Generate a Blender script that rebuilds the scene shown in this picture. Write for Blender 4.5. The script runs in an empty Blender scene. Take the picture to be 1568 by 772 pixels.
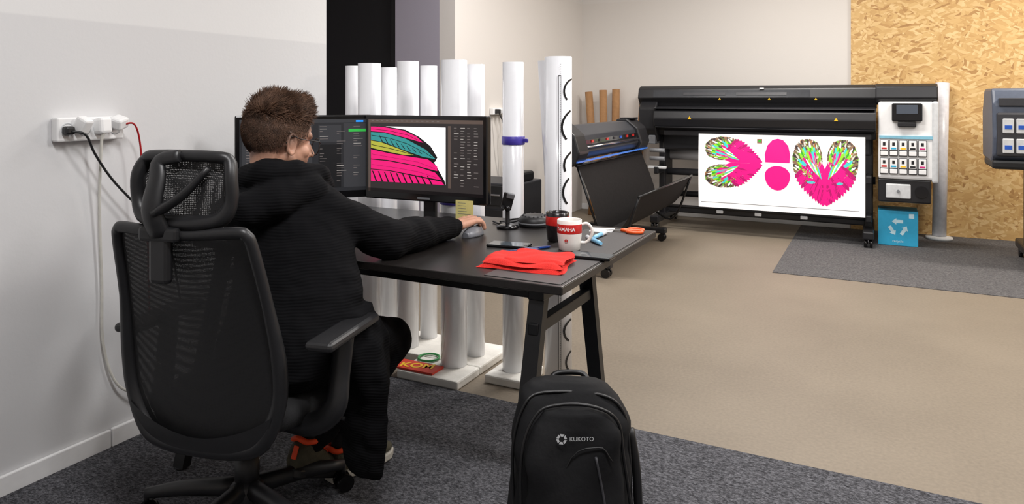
import bpy, bmesh, math, random
from mathutils import Vector, Matrix, Euler
random.seed(7)
D = bpy.data
TH = math.radians(27); ca, sa = math.cos(TH), math.sin(TH)
pi = math.pi
def C(X, Y, z=0.0):
    """survey coordinates (right, forward of the tripod) -> room coordinates"""
    return Vector((ca*X - sa*Y, sa*X + ca*Y, z))

# ------------------------------------------------------------------ materials
def lin(c):
    o = []
    for v in c[:3]:
        v = v/255.0
        o.append(v/12.92 if v <= 0.04045 else ((v+0.055)/1.055)**2.4)
    return (o[0], o[1], o[2], 1.0)
_m = {}
def mat(name, col, rough=0.5, metal=0.0, var=0.08, scale=30.0, bump=0.0, bscale=None, emit=0.0, coat=0.0, spec=0.5, trans=0.0):
    if name in _m: return _m[name]
    m = D.materials.new(name); m.use_nodes = True
    nt = m.node_tree; N = nt.nodes; L = nt.links
    p = N['Principled BSDF']
    tc = N.new('ShaderNodeTexCoord')
    nz = N.new('ShaderNodeTexNoise'); nz.inputs['Scale'].default_value = scale; nz.inputs['Detail'].default_value = 3
    L.new(tc.outputs['Object'], nz.inputs['Vector'])
    mr = N.new('ShaderNodeMapRange')
    mr.inputs['From Min'].default_value = 0.3; mr.inputs['From Max'].default_value = 0.7
    mr.inputs['To Min'].default_value = 1-var; mr.inputs['To Max'].default_value = 1+var
    L.new(nz.outputs['Fac'], mr.inputs['Value'])
    mx = N.new('ShaderNodeVectorMath'); mx.operation = 'SCALE'
    c = lin(col); mx.inputs[0].default_value = c[:3]
    L.new(mr.outputs['Result'], mx.inputs['Scale'])
    L.new(mx.outputs['Vector'], p.inputs['Base Color'])
    p.inputs['Roughness'].default_value = rough
    p.inputs['Metallic'].default_value = metal
    p.inputs['Specular IOR Level'].default_value = spec
    p.inputs['Coat Weight'].default_value = coat
    if trans: p.inputs['Transmission Weight'].default_value = trans
    if emit:
        L.new(mx.outputs['Vector'], p.inputs['Emission Color'])
        p.inputs['Emission Strength'].default_value = emit
    if bump:
        n2 = N.new('ShaderNodeTexNoise'); n2.inputs['Scale'].default_value = bscale or scale*2; n2.inputs['Detail'].default_value = 4
        L.new(tc.outputs['Object'], n2.inputs['Vector'])
        b = N.new('ShaderNodeBump'); b.inputs['Strength'].default_value = bump; b.inputs['Distance'].default_value = 0.01
        L.new(n2.outputs['Fac'], b.inputs['Height']); L.new(b.outputs['Normal'], p.inputs['Normal'])
    _m[name] = m
    return m

def ramp(N, stops, interp='LINEAR'):
    r = N.new('ShaderNodeValToRGB'); cr = r.color_ramp; cr.interpolation = interp
    while len(cr.elements) < len(stops): cr.elements.new(0.5)
    for e, (pos, col) in zip(cr.elements, stops):
        e.position = pos; e.color = lin(col)
    return r

def mat_carpet(name, dark, light, scale):
    m = D.materials.new(name); m.use_nodes = True
    nt = m.node_tree; N = nt.nodes; L = nt.links; p = N['Principled BSDF']
    tc = N.new('ShaderNodeTexCoord')
    n1 = N.new('ShaderNodeTexNoise'); n1.inputs['Scale'].default_value = scale; n1.inputs['Detail'].default_value = 5; n1.inputs['Roughness'].default_value = 0.75
    mp = N.new('ShaderNodeMapping'); mp.inputs['Scale'].default_value = (1, 1.6, 1)
    L.new(tc.outputs['Object'], mp.inputs['Vector']); L.new(mp.outputs['Vector'], n1.inputs['Vector'])
    r = ramp(N, [(0.36, dark), (0.5, tuple((a+b)/2 for a, b in zip(dark, light))), (0.66, light)])
    L.new(n1.outputs['Fac'], r.inputs['Fac']); L.new(r.outputs['Color'], p.inputs['Base Color'])
    p.inputs['Roughness'].default_value = 0.95; p.inputs['Specular IOR Level'].default_value = 0.15
    b = N.new('ShaderNodeBump'); b.inputs['Strength'].default_value = 0.7; b.inputs['Distance'].default_value = 0.006
    L.new(n1.outputs['Fac'], b.inputs['Height']); L.new(b.outputs['Normal'], p.inputs['Normal'])
    return m

def mat_vinyl():
    m = D.materials.new('beige_vinyl'); m.use_nodes = True
    nt = m.node_tree; N = nt.nodes; L = nt.links; p = N['Principled BSDF']
    tc = N.new('ShaderNodeTexCoord')
    n1 = N.new('ShaderNodeTexNoise'); n1.inputs['Scale'].default_value = 1.3; n1.inputs['Detail'].default_value = 3
    n2 = N.new('ShaderNodeTexNoise'); n2.inputs['Scale'].default_value = 70; n2.inputs['Detail'].default_value = 3
    L.new(tc.outputs['Object'], n1.inputs['Vector']); L.new(tc.outputs['Object'], n2.inputs['Vector'])
    ad = N.new('ShaderNodeMath'); ad.operation = 'MULTIPLY_ADD'; ad.inputs[1].default_value = 0.5
    L.new(n1.outputs['Fac'], ad.inputs[0])
    hf = N.new('ShaderNodeMath'); hf.operation = 'MULTIPLY'; hf.inputs[1].default_value = 0.5
    L.new(n2.outputs['Fac'], hf.inputs[0]); L.new(hf.outputs[0], ad.inputs[2])
    r = ramp(N, [(0.3, (114, 104, 91)), (0.7, (135, 124, 109))])
    L.new(ad.outputs[0], r.inputs['Fac']); L.new(r.outputs['Color'], p.inputs['Base Color'])
    p.inputs['Roughness'].default_value = 0.55; p.inputs['Specular IOR Level'].default_value = 0.35
    return m

def mat_osb():
    m = D.materials.new('osb_board'); m.use_nodes = True
    nt = m.node_tree; N = nt.nodes; L = nt.links; p = N['Principled BSDF']
    tc = N.new('ShaderNodeTexCoord')
    nd = N.new('ShaderNodeTexNoise'); nd.inputs['Scale'].default_value = 14; nd.inputs['Detail'].default_value = 2
    L.new(tc.outputs['Object'], nd.inputs['Vector'])
    mxv = N.new('ShaderNodeVectorMath'); mxv.operation = 'MULTIPLY_ADD'
    mxv.inputs[1].default_value = (0.03, 0.0, 0.03)
    L.new(nd.outputs['Color'], mxv.inputs[0]); L.new(tc.outputs['Object'], mxv.inputs[2])
    outs = []
    for ang, sc in ((0.35, (11, .01, 48)), (-0.5, (10, .01, 44)), (1.3, (10, .01, 42))):
        mp = N.new('ShaderNodeMapping'); mp.inputs['Rotation'].default_value = (0, ang, 0)
        mp2 = N.new('ShaderNodeMapping'); mp2.inputs['Scale'].default_value = sc
        L.new(mxv.outputs['Vector'], mp.inputs['Vector']); L.new(mp.outputs['Vector'], mp2.inputs['Vector'])
        v = N.new('ShaderNodeTexVoronoi'); v.inputs['Scale'].default_value = 1.0
        L.new(mp2.outputs['Vector'], v.inputs['Vector'])
        s = N.new('ShaderNodeSeparateColor'); L.new(v.outputs['Color'], s.inputs[0]); outs.append(s)
    def gt(x, th):
        n = N.new('ShaderNodeMath'); n.operation = 'GREATER_THAN'; n.inputs[1].default_value = th; L.new(x, n.inputs[0]); return n.outputs[0]
    mx = N.new('ShaderNodeMix'); mx.data_type = 'FLOAT'
    L.new(gt(outs[0].outputs[1], .5), mx.inputs[0]); L.new(outs[0].outputs[0], mx.inputs[2]); L.new(outs[1].outputs[0], mx.inputs[3])
    m2 = N.new('ShaderNodeMix'); m2.data_type = 'FLOAT'
    L.new(gt(outs[1].outputs[1], .68), m2.inputs[0]); L.new(mx.outputs[0], m2.inputs[2]); L.new(outs[2].outputs[0], m2.inputs[3])
    r = ramp(N, [(0.0, (166, 124, 74)), (0.12, (194, 153, 96)), (0.6, (210, 173, 114)), (1.0, (227, 196, 143))])
    L.new(m2.outputs[0], r.inputs['Fac']); L.new(r.outputs['Color'], p.inputs['Base Color'])
    p.inputs['Roughness'].default_value = 0.6
    return m

def mat_wall(name, low, high=None, zsplit=1.58):
    m = D.materials.new(name); m.use_nodes = True
    nt = m.node_tree; N = nt.nodes; L = nt.links; p = N['Principled BSDF']
    tc = N.new('ShaderNodeTexCoord'); sp = N.new('ShaderNodeSeparateXYZ')
    L.new(tc.outputs['Object'], sp.inputs[0])
    g = N.new('ShaderNodeMapRange'); g.inputs['From Min'].default_value = zsplit-.004; g.inputs['From Max'].default_value = zsplit+.004
    L.new(sp.outputs['Z'], g.inputs['Value'])
    mx = N.new('ShaderNodeMix'); mx.data_type = 'RGBA'
    mx.inputs[6].default_value = lin(low); mx.inputs[7].default_value = lin(high or low)
    L.new(g.outputs['Result'], mx.inputs[0]); L.new(mx.outputs[2], p.inputs['Base Color'])
    nz = N.new('ShaderNodeTexNoise'); nz.inputs['Scale'].default_value = 60; nz.inputs['Detail'].default_value = 3
    L.new(tc.outputs['Object'], nz.inputs['Vector'])
    b = N.new('ShaderNodeBump'); b.inputs['Strength'].default_value = 0.08; b.inputs['Distance'].default_value = 0.005
    L.new(nz.outputs['Fac'], b.inputs['Height']); L.new(b.outputs['Normal'], p.inputs['Normal'])
    p.inputs['Roughness'].default_value = 0.75; p.inputs['Specular IOR Level'].default_value = 0.3
    return m

def mat_mesh_fabric(name, col, scale=260, amin=0.88):
    m = D.materials.new(name); m.use_nodes = True
    nt = m.node_tree; N = nt.nodes; L = nt.links; p = N['Principled BSDF']
    tc = N.new('ShaderNodeTexCoord'); ck = N.new('ShaderNodeTexVoronoi'); ck.inputs['Scale'].default_value = scale
    ck.inputs['Randomness'].default_value = 0.25
    L.new(tc.outputs['Object'], ck.inputs['Vector'])
    r = N.new('ShaderNodeMapRange'); r.inputs['From Min'].default_value = 0.2; r.inputs['From Max'].default_value = 0.45
    r.inputs['To Min'].default_value = amin; r.inputs['To Max'].default_value = 1.0
    L.new(ck.outputs['Distance'], r.inputs['Value'])
    L.new(r.outputs['Result'], p.inputs['Alpha'])
    p.inputs['Base Color'].default_value = lin(col); p.inputs['Roughness'].default_value = 0.6
    return m

def mat_mosaic():
    m = D.materials.new('wing_mosaic_print'); m.use_nodes = True
    nt = m.node_tree; N = nt.nodes; L = nt.links; p = N['Principled BSDF']
    tc = N.new('ShaderNodeTexCoord'); v = N.new('ShaderNodeTexVoronoi'); v.inputs['Scale'].default_value = 60
    L.new(tc.outputs['Object'], v.inputs['Vector'])
    s = N.new('ShaderNodeSeparateColor'); L.new(v.outputs['Color'], s.inputs[0])
    r = ramp(N, [(0.0, (90, 120, 50)), (0.2, (225, 222, 210)), (0.34, (96, 76, 70)), (0.6, (170, 160, 140)),
                 (0.74, (190, 120, 60)), (0.84, (60, 50, 60)), (0.92, (120, 190, 60))], 'CONSTANT')
    L.new(s.outputs[0], r.inputs['Fac']); L.new(r.outputs['Color'], p.inputs['Base Color'])
    L.new(r.outputs['Color'], p.inputs['Emission Color']); p.inputs['Emission Strength'].default_value = 0.25  # slight emission makes the printed wing look lit
    return m

def mat_knit():
    m = D.materials.new('black_rib_knit'); m.use_nodes = True
    nt = m.node_tree; N = nt.nodes; L = nt.links; p = N['Principled BSDF']
    tc = N.new('ShaderNodeTexCoord'); nz = N.new('ShaderNodeTexNoise'); nz.inputs['Scale'].default_value = 4
    L.new(tc.outputs['Object'], nz.inputs['Vector'])
    sp = N.new('ShaderNodeSeparateXYZ'); L.new(tc.outputs['Object'], sp.inputs[0])
    a = N.new('ShaderNodeMath'); a.operation = 'MULTIPLY_ADD'; a.inputs[1].default_value = 0.05
    L.new(nz.outputs['Fac'], a.inputs[0]); L.new(sp.outputs['Z'], a.inputs[2])
    k = N.new('ShaderNodeMath'); k.operation = 'MULTIPLY'; k.inputs[1].default_value = 700
    L.new(a.outputs[0], k.inputs[0])
    s = N.new('ShaderNodeMath'); s.operation = 'SINE'; L.new(k.outputs[0], s.inputs[0])
    b = N.new('ShaderNodeBump'); b.inputs['Strength'].default_value = 0.22; b.inputs['Distance'].default_value = 0.002
    L.new(s.outputs[0], b.inputs['Height']); L.new(b.outputs['Normal'], p.inputs['Normal'])
    p.inputs['Base Color'].default_value = lin((17, 17, 19)); p.inputs['Roughness'].default_value = 0.95
    p.inputs['Specular IOR Level'].default_value = 0.12
    return m

def mat_head():
    m = D.materials.new('skin_head'); m.use_nodes = True
    nt = m.node_tree; N = nt.nodes; L = nt.links; p = N['Principled BSDF']
    tc = N.new('ShaderNodeTexCoord'); sp = N.new('ShaderNodeSeparateXYZ'); L.new(tc.outputs['Object'], sp.inputs[0])
    nz = N.new('ShaderNodeTexNoise'); nz.inputs['Scale'].default_value = 420
    L.new(tc.outputs['Object'], nz.inputs['Vector'])
    def math_(op, a, b=None, c=None):
        n = N.new('ShaderNodeMath'); n.operation = op
        for i, x in enumerate((a, b, c)):
            if x is None: continue
            if isinstance(x, (int, float)): n.inputs[i].default_value = x
            else: L.new(x, n.inputs[i])
        return n.outputs[0]
    def sm(x, lo, hi):
        r = N.new('ShaderNodeMapRange'); r.inputs['From Min'].default_value = lo; r.inputs['From Max'].default_value = hi
        L.new(x, r.inputs['Value']); return r.outputs['Result']
    h = math_('MULTIPLY_ADD', sp.outputs['Y'], -0.6, sp.outputs['Z'])
    hair = sm(h, -0.035, 0.030)
    beard = math_('MULTIPLY', sm(math_('MULTIPLY', sp.outputs['Z'], -1.0), 0.030, 0.060), sm(sp.outputs['Y'], -0.005, 0.03))
    beard = math_('MULTIPLY', beard, sm(math_('MULTIPLY', sp.outputs['Z'], 1.0), -0.135, -0.115))
    tot = math_('MAXIMUM', math_('MULTIPLY', hair, 0.95), math_('MULTIPLY', beard, 0.8))
    tot = math_('MULTIPLY', tot, math_('MULTIPLY_ADD', nz.outputs['Fac'], 0.7, 0.62))
    mx = N.new('ShaderNodeMix'); mx.data_type = 'RGBA'
    mx.inputs[6].default_value = lin((196, 148, 124)); mx.inputs[7].default_value = lin((72, 52, 42))
    L.new(tot, mx.inputs[0]); L.new(mx.outputs[2], p.inputs['Base Color'])
    p.inputs['Roughness'].default_value = 0.55
    p.inputs['Subsurface Weight'].default_value = 0.08; p.inputs['Subsurface Radius'].default_value = (.01, .004, .002)
    return m

BLACK = mat('black_plastic', (26, 26, 28), 0.45)
BLACKG = mat('black_gloss', (16, 16, 18), 0.18)
BLACKM = mat('black_metal', (24, 24, 26), 0.4, 0.3)
DGREY = mat('dark_grey_plastic', (52, 52, 56), 0.5)
MGREY = mat('mid_grey_plastic', (120, 122, 126), 0.5)
LGREY = mat('light_grey_plastic', (208, 210, 212), 0.5)
WHITE = mat('white_plastic', (240, 240, 240), 0.4, var=0.02)
FILM = mat('white_film', (245, 246, 250), 0.22, var=0.01, coat=0.3)
FOAM = mat('foam_white', (230, 228, 222), 0.8, var=0.07, scale=14, bump=0.2, bscale=40)
CORE = mat('cardboard_core', (166, 124, 84), 0.8, bump=0.15)
CHROME = mat('steel', (190, 190, 195), 0.25, 1.0)
RED = mat('red_fabric', (226, 42, 34), 0.9, var=0.1, scale=200, bump=0.5, bscale=500)
REDP = mat('red_glaze', (196, 40, 36), 0.25)
BLUE = mat('blue_plastic', (40, 90, 190), 0.4)
CYAN = mat('cyan_box', (48, 168, 210), 0.55, var=0.04)
CYAND = mat('cyan_box_print', (200, 232, 242), 0.55)
ORANGE = mat('orange_plastic', (240, 92, 30), 0.35)
PURPLE = mat('purple_tape', (74, 62, 170), 0.4)
YELLOW = mat('yellow_note', (226, 216, 140), 0.8)
YEL2 = mat('warning_yellow', (240, 190, 30), 0.5)

# ------------------------------------------------------------------ builder
class B:
    def __init__(s, name):
        s.name = name; s.bm = bmesh.new(); s.mats = []; s.M = Matrix.Identity(4)
    def mi(s, m):
        if m not in s.mats: s.mats.append(m)
        return s.mats.index(m)
    def merge(s, t, m, smooth=False):
        i = s.mi(m); vs = {}
        for v in t.verts: vs[v] = s.bm.verts.new(s.M @ v.co)
        for f in t.faces:
            try:
                nf = s.bm.faces.new([vs[v] for v in f.verts]); nf.material_index = i; nf.smooth = smooth
            except ValueError: pass
        t.free()
    def box(s, lo, hi, m, bev=0.0, seg=2, M=None):
        t = bmesh.new(); bmesh.ops.create_cube(t, size=1)
        lo = Vector(lo); hi = Vector(hi); c = (lo+hi)/2; d = hi-lo
        for v in t.verts: v.co = Vector((v.co.x*d.x, v.co.y*d.y, v.co.z*d.z))
        if bev > 0:
            bmesh.ops.bevel(t, geom=t.edges[:], offset=min(bev, min(abs(x) for x in d)*0.49), segments=seg, profile=0.5, affect='EDGES')
        for v in t.verts:
            v.co = v.co + c
            if M is not None: v.co = M @ v.co
        s.merge(t, m, False)
    def obox(s, c, size, rot, m, bev=0.0, seg=2):
        Mx = Matrix.Translation(Vector(c)) @ Euler(rot).to_matrix().to_4x4()
        h = Vector(size)/2
        s.box(-h, h, m, bev, seg, Mx)
    def loft(s, rings, m, cap=True, smooth=True, closed=False):
        i = s.mi(m); R = [[s.bm.verts.new(s.M @ Vector(p)) for p in r] for r in rings]
        n = len(R[0]); K = len(R)
        for a in range(K if closed else K-1):
            r0, r1 = R[a], R[(a+1) % K]
            for j in range(n):
                f = s.bm.faces.new((r0[j], r0[(j+1) % n], r1[(j+1) % n], r1[j])); f.material_index = i; f.smooth = smooth
        if cap and not closed:
            f = s.bm.faces.new(R[0][::-1]); f.material_index = i
            f = s.bm.faces.new(R[-1]); f.material_index = i
    def tube(s, pts, r, m, seg=10, cap=True, closed=False, sub=0, flat=1.0):
        pts = [Vector(p) for p in pts]; rs = r if isinstance(r, (list, tuple)) else [r]*len(pts)
        rs = list(rs)
        if sub:
            n = len(pts); P = []; Q = []
            rng = range(n if closed else n-1)
            for a in rng:
                p0 = pts[(a-1) % n] if (closed or a > 0) else pts[a]*2-pts[a+1]
                p1 = pts[a]; p2 = pts[(a+1) % n]
                p3 = pts[(a+2) % n] if (closed or a+2 < n) else p2*2-p1
                for k in range(sub):
                    u = k/sub
                    P.append(0.5*((2*p1)+(p2-p0)*u+(2*p0-5*p1+4*p2-p3)*u*u+(3*p1-p0-3*p2+p3)*u*u*u))
                    Q.append(rs[a]*(1-u)+rs[(a+1) % n]*u)
            if not closed: P.append(pts[-1]); Q.append(rs[-1])
            pts, rs = P, Q
        rings = []; n = len(pts); up = None
        for a in range(n):
            if closed: d = pts[(a+1) % n]-pts[a-1]
            else: d = pts[min(a+1, n-1)]-pts[max(a-1, 0)]
            d.normalize()
            if up is None:
                up = Vector((0, 0, 1)) if abs(d.z) < 0.9 else Vector((0, 1, 0))
            x = d.cross(up)
            if x.length < 1e-4: x = d.orthogonal()
            x.normalize(); y = x.cross(d).normalized(); up = y
            rings.append([pts[a]+x*math.cos(2*pi*j/seg)*rs[a]*flat+y*math.sin(2*pi*j/seg)*rs[a] for j in range(seg)])
        s.loft(rings, m, cap, True, closed)
    def cyl(s, p0, p1, r, m, seg=28, r1=None):
        s.tube([p0, p1], [r, r if r1 is None else r1], m, seg)
    def lathe(s, c, prof, m, seg=36, smooth=True, cap=True):
        c = Vector(c); rings = [[c+Vector((r*math.cos(2*pi*j/seg), r*math.sin(2*pi*j/seg), z)) for j in range(seg)] for r, z in prof]
        s.loft(rings, m, cap, smooth)
    def ball(s, c, r, m, seg=16):
        t = bmesh.new(); bmesh.ops.create_uvsphere(t, u_segments=seg, v_segments=max(6, seg*2//3), radius=1)
        rr = Vector(r) if not isinstance(r, (int, float)) else Vector((r, r, r)); c = Vector(c)
        for v in t.verts: v.co = Vector((v.co.x*rr.x, v.co.y*rr.y, v.co.z*rr.z))+c
        s.merge(t, m, True)
    def poly(s, pts, m, smooth=False):
        f = s.bm.faces.new([s.bm.verts.new(s.M @ Vector(p)) for p in pts]); f.material_index = s.mi(m); f.smooth = smooth
    def prism(s, prof, axis, a0, a1, m, bev=0.0):
        t = bmesh.new()
        def P(p, a): return Vector((a, p[0], p[1])) if axis == 'x' else Vector((p[0], a, p[1])) if axis == 'y' else Vector((p[0], p[1], a))
        r0 = [t.verts.new(P(p, a0)) for p in prof]; r1 = [t.verts.new(P(p, a1)) for p in prof]; n = len(prof)
        for j in range(n): t.faces.new((r0[j], r0[(j+1) % n], r1[(j+1) % n], r1[j]))
        t.faces.new(r0[::-1]); t.faces.new(r1)
        bmesh.ops.recalc_face_normals(t, faces=t.faces[:])
        if bev: bmesh.ops.bevel(t, geom=t.edges[:], offset=bev, segments=2, profile=0.5, affect='EDGES')
        s.merge(t, m, False)
    def grid(s, f, nu, nv, m, smooth=True):
        V = [[s.bm.verts.new(s.M @ Vector(f(a/nu, b/nv))) for b in range(nv+1)] for a in range(nu+1)]
        i = s.mi(m)
        for a in range(nu):
            for b in range(nv):
                q = s.bm.faces.new((V[a][b], V[a+1][b], V[a+1][b+1], V[a][b+1])); q.material_index = i; q.smooth = smooth
    def text(s, body, size, m, fn, bold=False):
        cu = D.curves.new('t', 'FONT'); cu.body = body; cu.size = size; cu.align_x = 'CENTER'; cu.align_y = 'CENTER'
        if bold: cu.offset = size*0.03
        o = D.objects.new('t', cu); bpy.context.scene.collection.objects.link(o)
        dg = bpy.context.evaluated_depsgraph_get(); me = D.meshes.new_from_object(o.evaluated_get(dg))
        i = s.mi(m); vs = [s.bm.verts.new(s.M @ Vector(fn(v.co.x, v.co.y))) for v in me.vertices]
        for p in me.polygons:
            try:
                f = s.bm.faces.new([vs[k] for k in p.vertices]); f.material_index = i
            except ValueError: pass
        D.objects.remove(o); D.meshes.remove(me)
    def done(s, loc=(0, 0, 0), rotz=0.0, parent=None, recalc=True, rot=None):
        if recalc: bmesh.ops.recalc_face_normals(s.bm, faces=s.bm.faces[:])
        me = D.meshes.new(s.name); s.bm.to_mesh(me); s.bm.free()
        for m in s.mats: me.materials.append(m)
        o = D.objects.new(s.name, me); bpy.context.scene.collection.objects.link(o)
        o.location = loc; o.rotation_euler = rot if rot else (0, 0, rotz)
        if parent: o.parent = parent
        return o

def chain(b, pts, m, seg=14):
    """closed tapered capsules (later fused by voxel remesh)"""
    for p, r in pts: b.ball(p, r, m, seg)
    for (p0, r0), (p1, r1) in zip(pts, pts[1:]): b.tube([p0, p1], [r0*.985, r1*.985], m, seg)

def fuse(o, voxel, smooth=3, disp=0.0, dscale=0.12):
    r = o.modifiers.new('fuse', 'REMESH'); r.mode = 'VOXEL'; r.voxel_size = voxel; r.use_smooth_shade = True
    if smooth:
        k = o.modifiers.new('relax', 'SMOOTH'); k.factor = 0.5; k.iterations = smooth
    if disp: folds(o, disp, dscale)
def folds(o, disp, dscale):
    t = D.textures.new(o.name+'_folds', 'CLOUDS'); t.noise_scale = dscale; t.noise_depth = 2
    d = o.modifiers.new('folds', 'DISPLACE'); d.texture = t; d.strength = disp; d.mid_level = 0.5

# ------------------------------------------------------------------ room shell
WALLL = mat_wall('paint_left', (214, 214, 215), (224, 224, 224))
WALLB = mat_wall('paint_back', (218, 213, 208), (220, 216, 212), 2.4)
WALLG = mat_wall('paint_lavender', (168, 163, 176))
CEIL = mat('ceiling_white', (230, 230, 230), 0.8, var=0.01)
HT = 3.2
def room_box(name, lo, hi, m):
    b = B(name); b.box(lo, hi, m); return b.done()
room_box('floor', (-5.2, -2.6, -0.1), (4.7, 8.1, 0), mat_vinyl())
room_box('ceiling', (-5.2, -2.6, HT), (4.7, 8.1, HT+.1), CEIL)
room_box('wall_left', (-2.70, -2.6, 0), (-2.55, 2.883, HT), WALLL)
room_box('wall_return', (-5.2, 2.733, 0), (-2.70, 2.883, HT), WALLL)
room_box('wall_corridor', (-5.2, 2.883, 0), (-5.05, 5.05, HT), WALLG)
room_box('wall_recess', (-3.70, 5.05, 0), (-3.25, 5.2, HT), WALLG)
room_box('wall_end', (-5.2, 5.05, 0), (-4.76, 5.2, HT), WALLG)
DK = mat('door_black', (10, 10, 11), 0.6)
b = B('door_1')
b.box((-4.75, 5.09, 0), (-3.705, 5.14, HT-.005), DK); b.box((-4.75, 5.055, 0), (-4.70, 5.09, HT-.005), DK, .004); b.box((-3.75, 5.055, 0), (-3.705, 5.09, HT-.005), DK, .004)
b.cyl((-3.85, 5.06, 1.02), (-3.97, 5.06, 1.02), .01, BLACKM)
b.done()
room_box('wall_side', (-3.25, 5.05, 0), (-3.10, 8.1, HT), WALLB)
room_box('wall_back', (-3.10, 7.9, 0), (4.7, 8.1, HT), WALLB)
room_box('wall_right', (4.55, -2.6, 0), (4.7, 7.9, HT), WALLB)
room_box('wall_front', (-2.55, -2.6, 0), (4.55, -2.45, HT), WALLB)
OSB = mat_osb()
b = B('wall_osb_panel')
for i in range(2):
    x0 = -.24+i*2.4; b.box((x0, 7.878, 0.0), (min(x0+2.397, 4.54), 7.899, HT-.002), OSB, .001)
b.done()
b = B('baseboard_left')
b.box((-2.549, -2.44, 0.0), (-2.534, 1.70, .068), WHITE, .004); b.box((-2.549, 1.705, 0.0), (-2.532, 2.883, .07), WHITE, .004)
b.done()
b = B('baseboard_back'); b.box((-3.099, 7.885, 0.0), (-.25, 7.899, .065), WHITE, .003); b.done()
b = B('carpet'); b.box((-2.53, -2.44, 0.0), (4.54, 2.72, .006), mat_carpet('charcoal_carpet', (36, 36, 39), (120, 120, 125), 90)); b.done()
b = B('rug'); b.box((-.70, 5.64, 0.0), (4.54, 7.86, .004), mat_carpet('grey_carpet', (66, 65, 67), (118, 116, 116), 70)); b.done()

# ------------------------------------------------------------------ desk
DX0, DX1, DY0, DY1, DZ = -2.29, -.789, 1.854, 2.814, .77
DTOP = mat('desk_black_laminate', (30, 27, 26), 0.32, var=0.25, scale=180, spec=.5)
DEDGE = mat('desk_edge', (44, 40, 38), 0.4)
b = B('desk')
b.box((DX0, DY0, DZ-.025), (DX1, DY1, DZ), DTOP, .003)
b.box((DX1-.001, DY0+.004, DZ-.023), (DX1+.0015, DY1-.004, DZ-.003), DEDGE)
for sx in (DX1-.09, DX0+.12):
    t0 = DY0
    for (ty, by) in ((.05, -.14), (.42, .60)):
        p0 = Vector((sx, t0+ty, DZ-.03)); p1 = Vector((sx, t0+by, .012))
        rings = []
        for p in (p0, p1):
            rings.append([p+Vector((dx*.024, dy*.017, 0)) for dx, dy in ((-1, -1), (1, -1), (1, 1), (-1, 1))])
        b.loft(rings, BLACKM, True, False)
        b.cyl(p1, p1+Vector((0, 0, -.006)), .020, BLACK)
    b.box((sx-.025, t0+.02, DZ-.055), (sx+.025, t0+.90, DZ-.026), BLACKM, .004)
    b.box((sx-.016, t0+.0, DZ-.15), (sx+.016, t0+.47, DZ-.115), BLACKM, .004)
b.box((DX0+.1, DY0+.10, DZ-.075), (DX1-.1, DY0+.14, DZ-.026), BLACKM, .004)
b.box((DX0+.1, DY0+.5, DZ-.075), (DX1-.1, DY0+.54, DZ-.026), BLACKM, .004)
b.box((DX0+.3, DY0+.22, DZ-.10), (DX1-.25, DY0+.38, DZ-.085), BLACKM, .003)
b.done()
b = B('desk_mat'); b.box((DX1-.26, DY0+.02, DZ), (DX1-.012, DY1-.1, DZ+.002), mat('mat_grey', (50, 46, 46), .5, var=.2, scale=150), .001); b.done()

# ------------------------------------------------------------------ monitors
E = lambda n, c, k=1.0: mat('scr_'+n, c, .4, emit=k, var=0.0)
SCRD = E('dark', (40, 36, 36), .9); SCRB = E('bar', (78, 66, 60), .9); SCRW = E('white', (238, 238, 240), .95)
SPINK = E('pink', (214, 18, 108), .9); SPINK2 = E('pinkd', (140, 14, 80), .9); SCYAN = E('cyan', (44, 128, 128), .9); SOLIVE = E('olive', (160, 160, 56), .9)
SBLK = E('black', (14, 10, 12), .6); SLG = E('lines', (150, 146, 142), .8); SMG = E('midlines', (96, 90, 88), .8)
SGREEN = E('green', (40, 150, 60), 1.0); SBLUE = E('blue', (30, 130, 220), 1.0)
def monitor(w, h, zb, content):
    b = B('computer_monitor')
    b.box((-w/2, -.012, zb), (w/2, .025, zb+h), BLACKG, .006)
    b.box((-w/2+.05, .02, zb+.04), (w/2-.05, .055, zb+h-.05), BLACK, .015)
    sw, sh = w-.036, h-.048; x0 = -sw/2; z1 = zb+h-.017
    def q(a, c, a2, c2, m, lay=1):
        y = -.0125-lay*.0005
        b.poly([(x0+a*sw, y, z1-c*sh), (x0+a2*sw, y, z1-c*sh), (x0+a2*sw, y, z1-c2*sh), (x0+a*sw, y, z1-c2*sh)], m)
    def P(pts, m, lay=1):
        y = -.0125-lay*.0005
        b.poly([(x0+a*sw, y, z1-c*sh) for a, c in pts], m)
    content(q, P)
    b.box((-.03, .03, .01), (.03, .055, zb+.1), BLACK, .008)
    b.lathe((0, .03, .0), [(.12, 0), (.12, .006), (.10, .014), (.02, .018)], BLACKG)
    b.box((-.03, -.0135, zb+.010), (.03, -.0122, zb+.018), MGREY)
    return b
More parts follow.
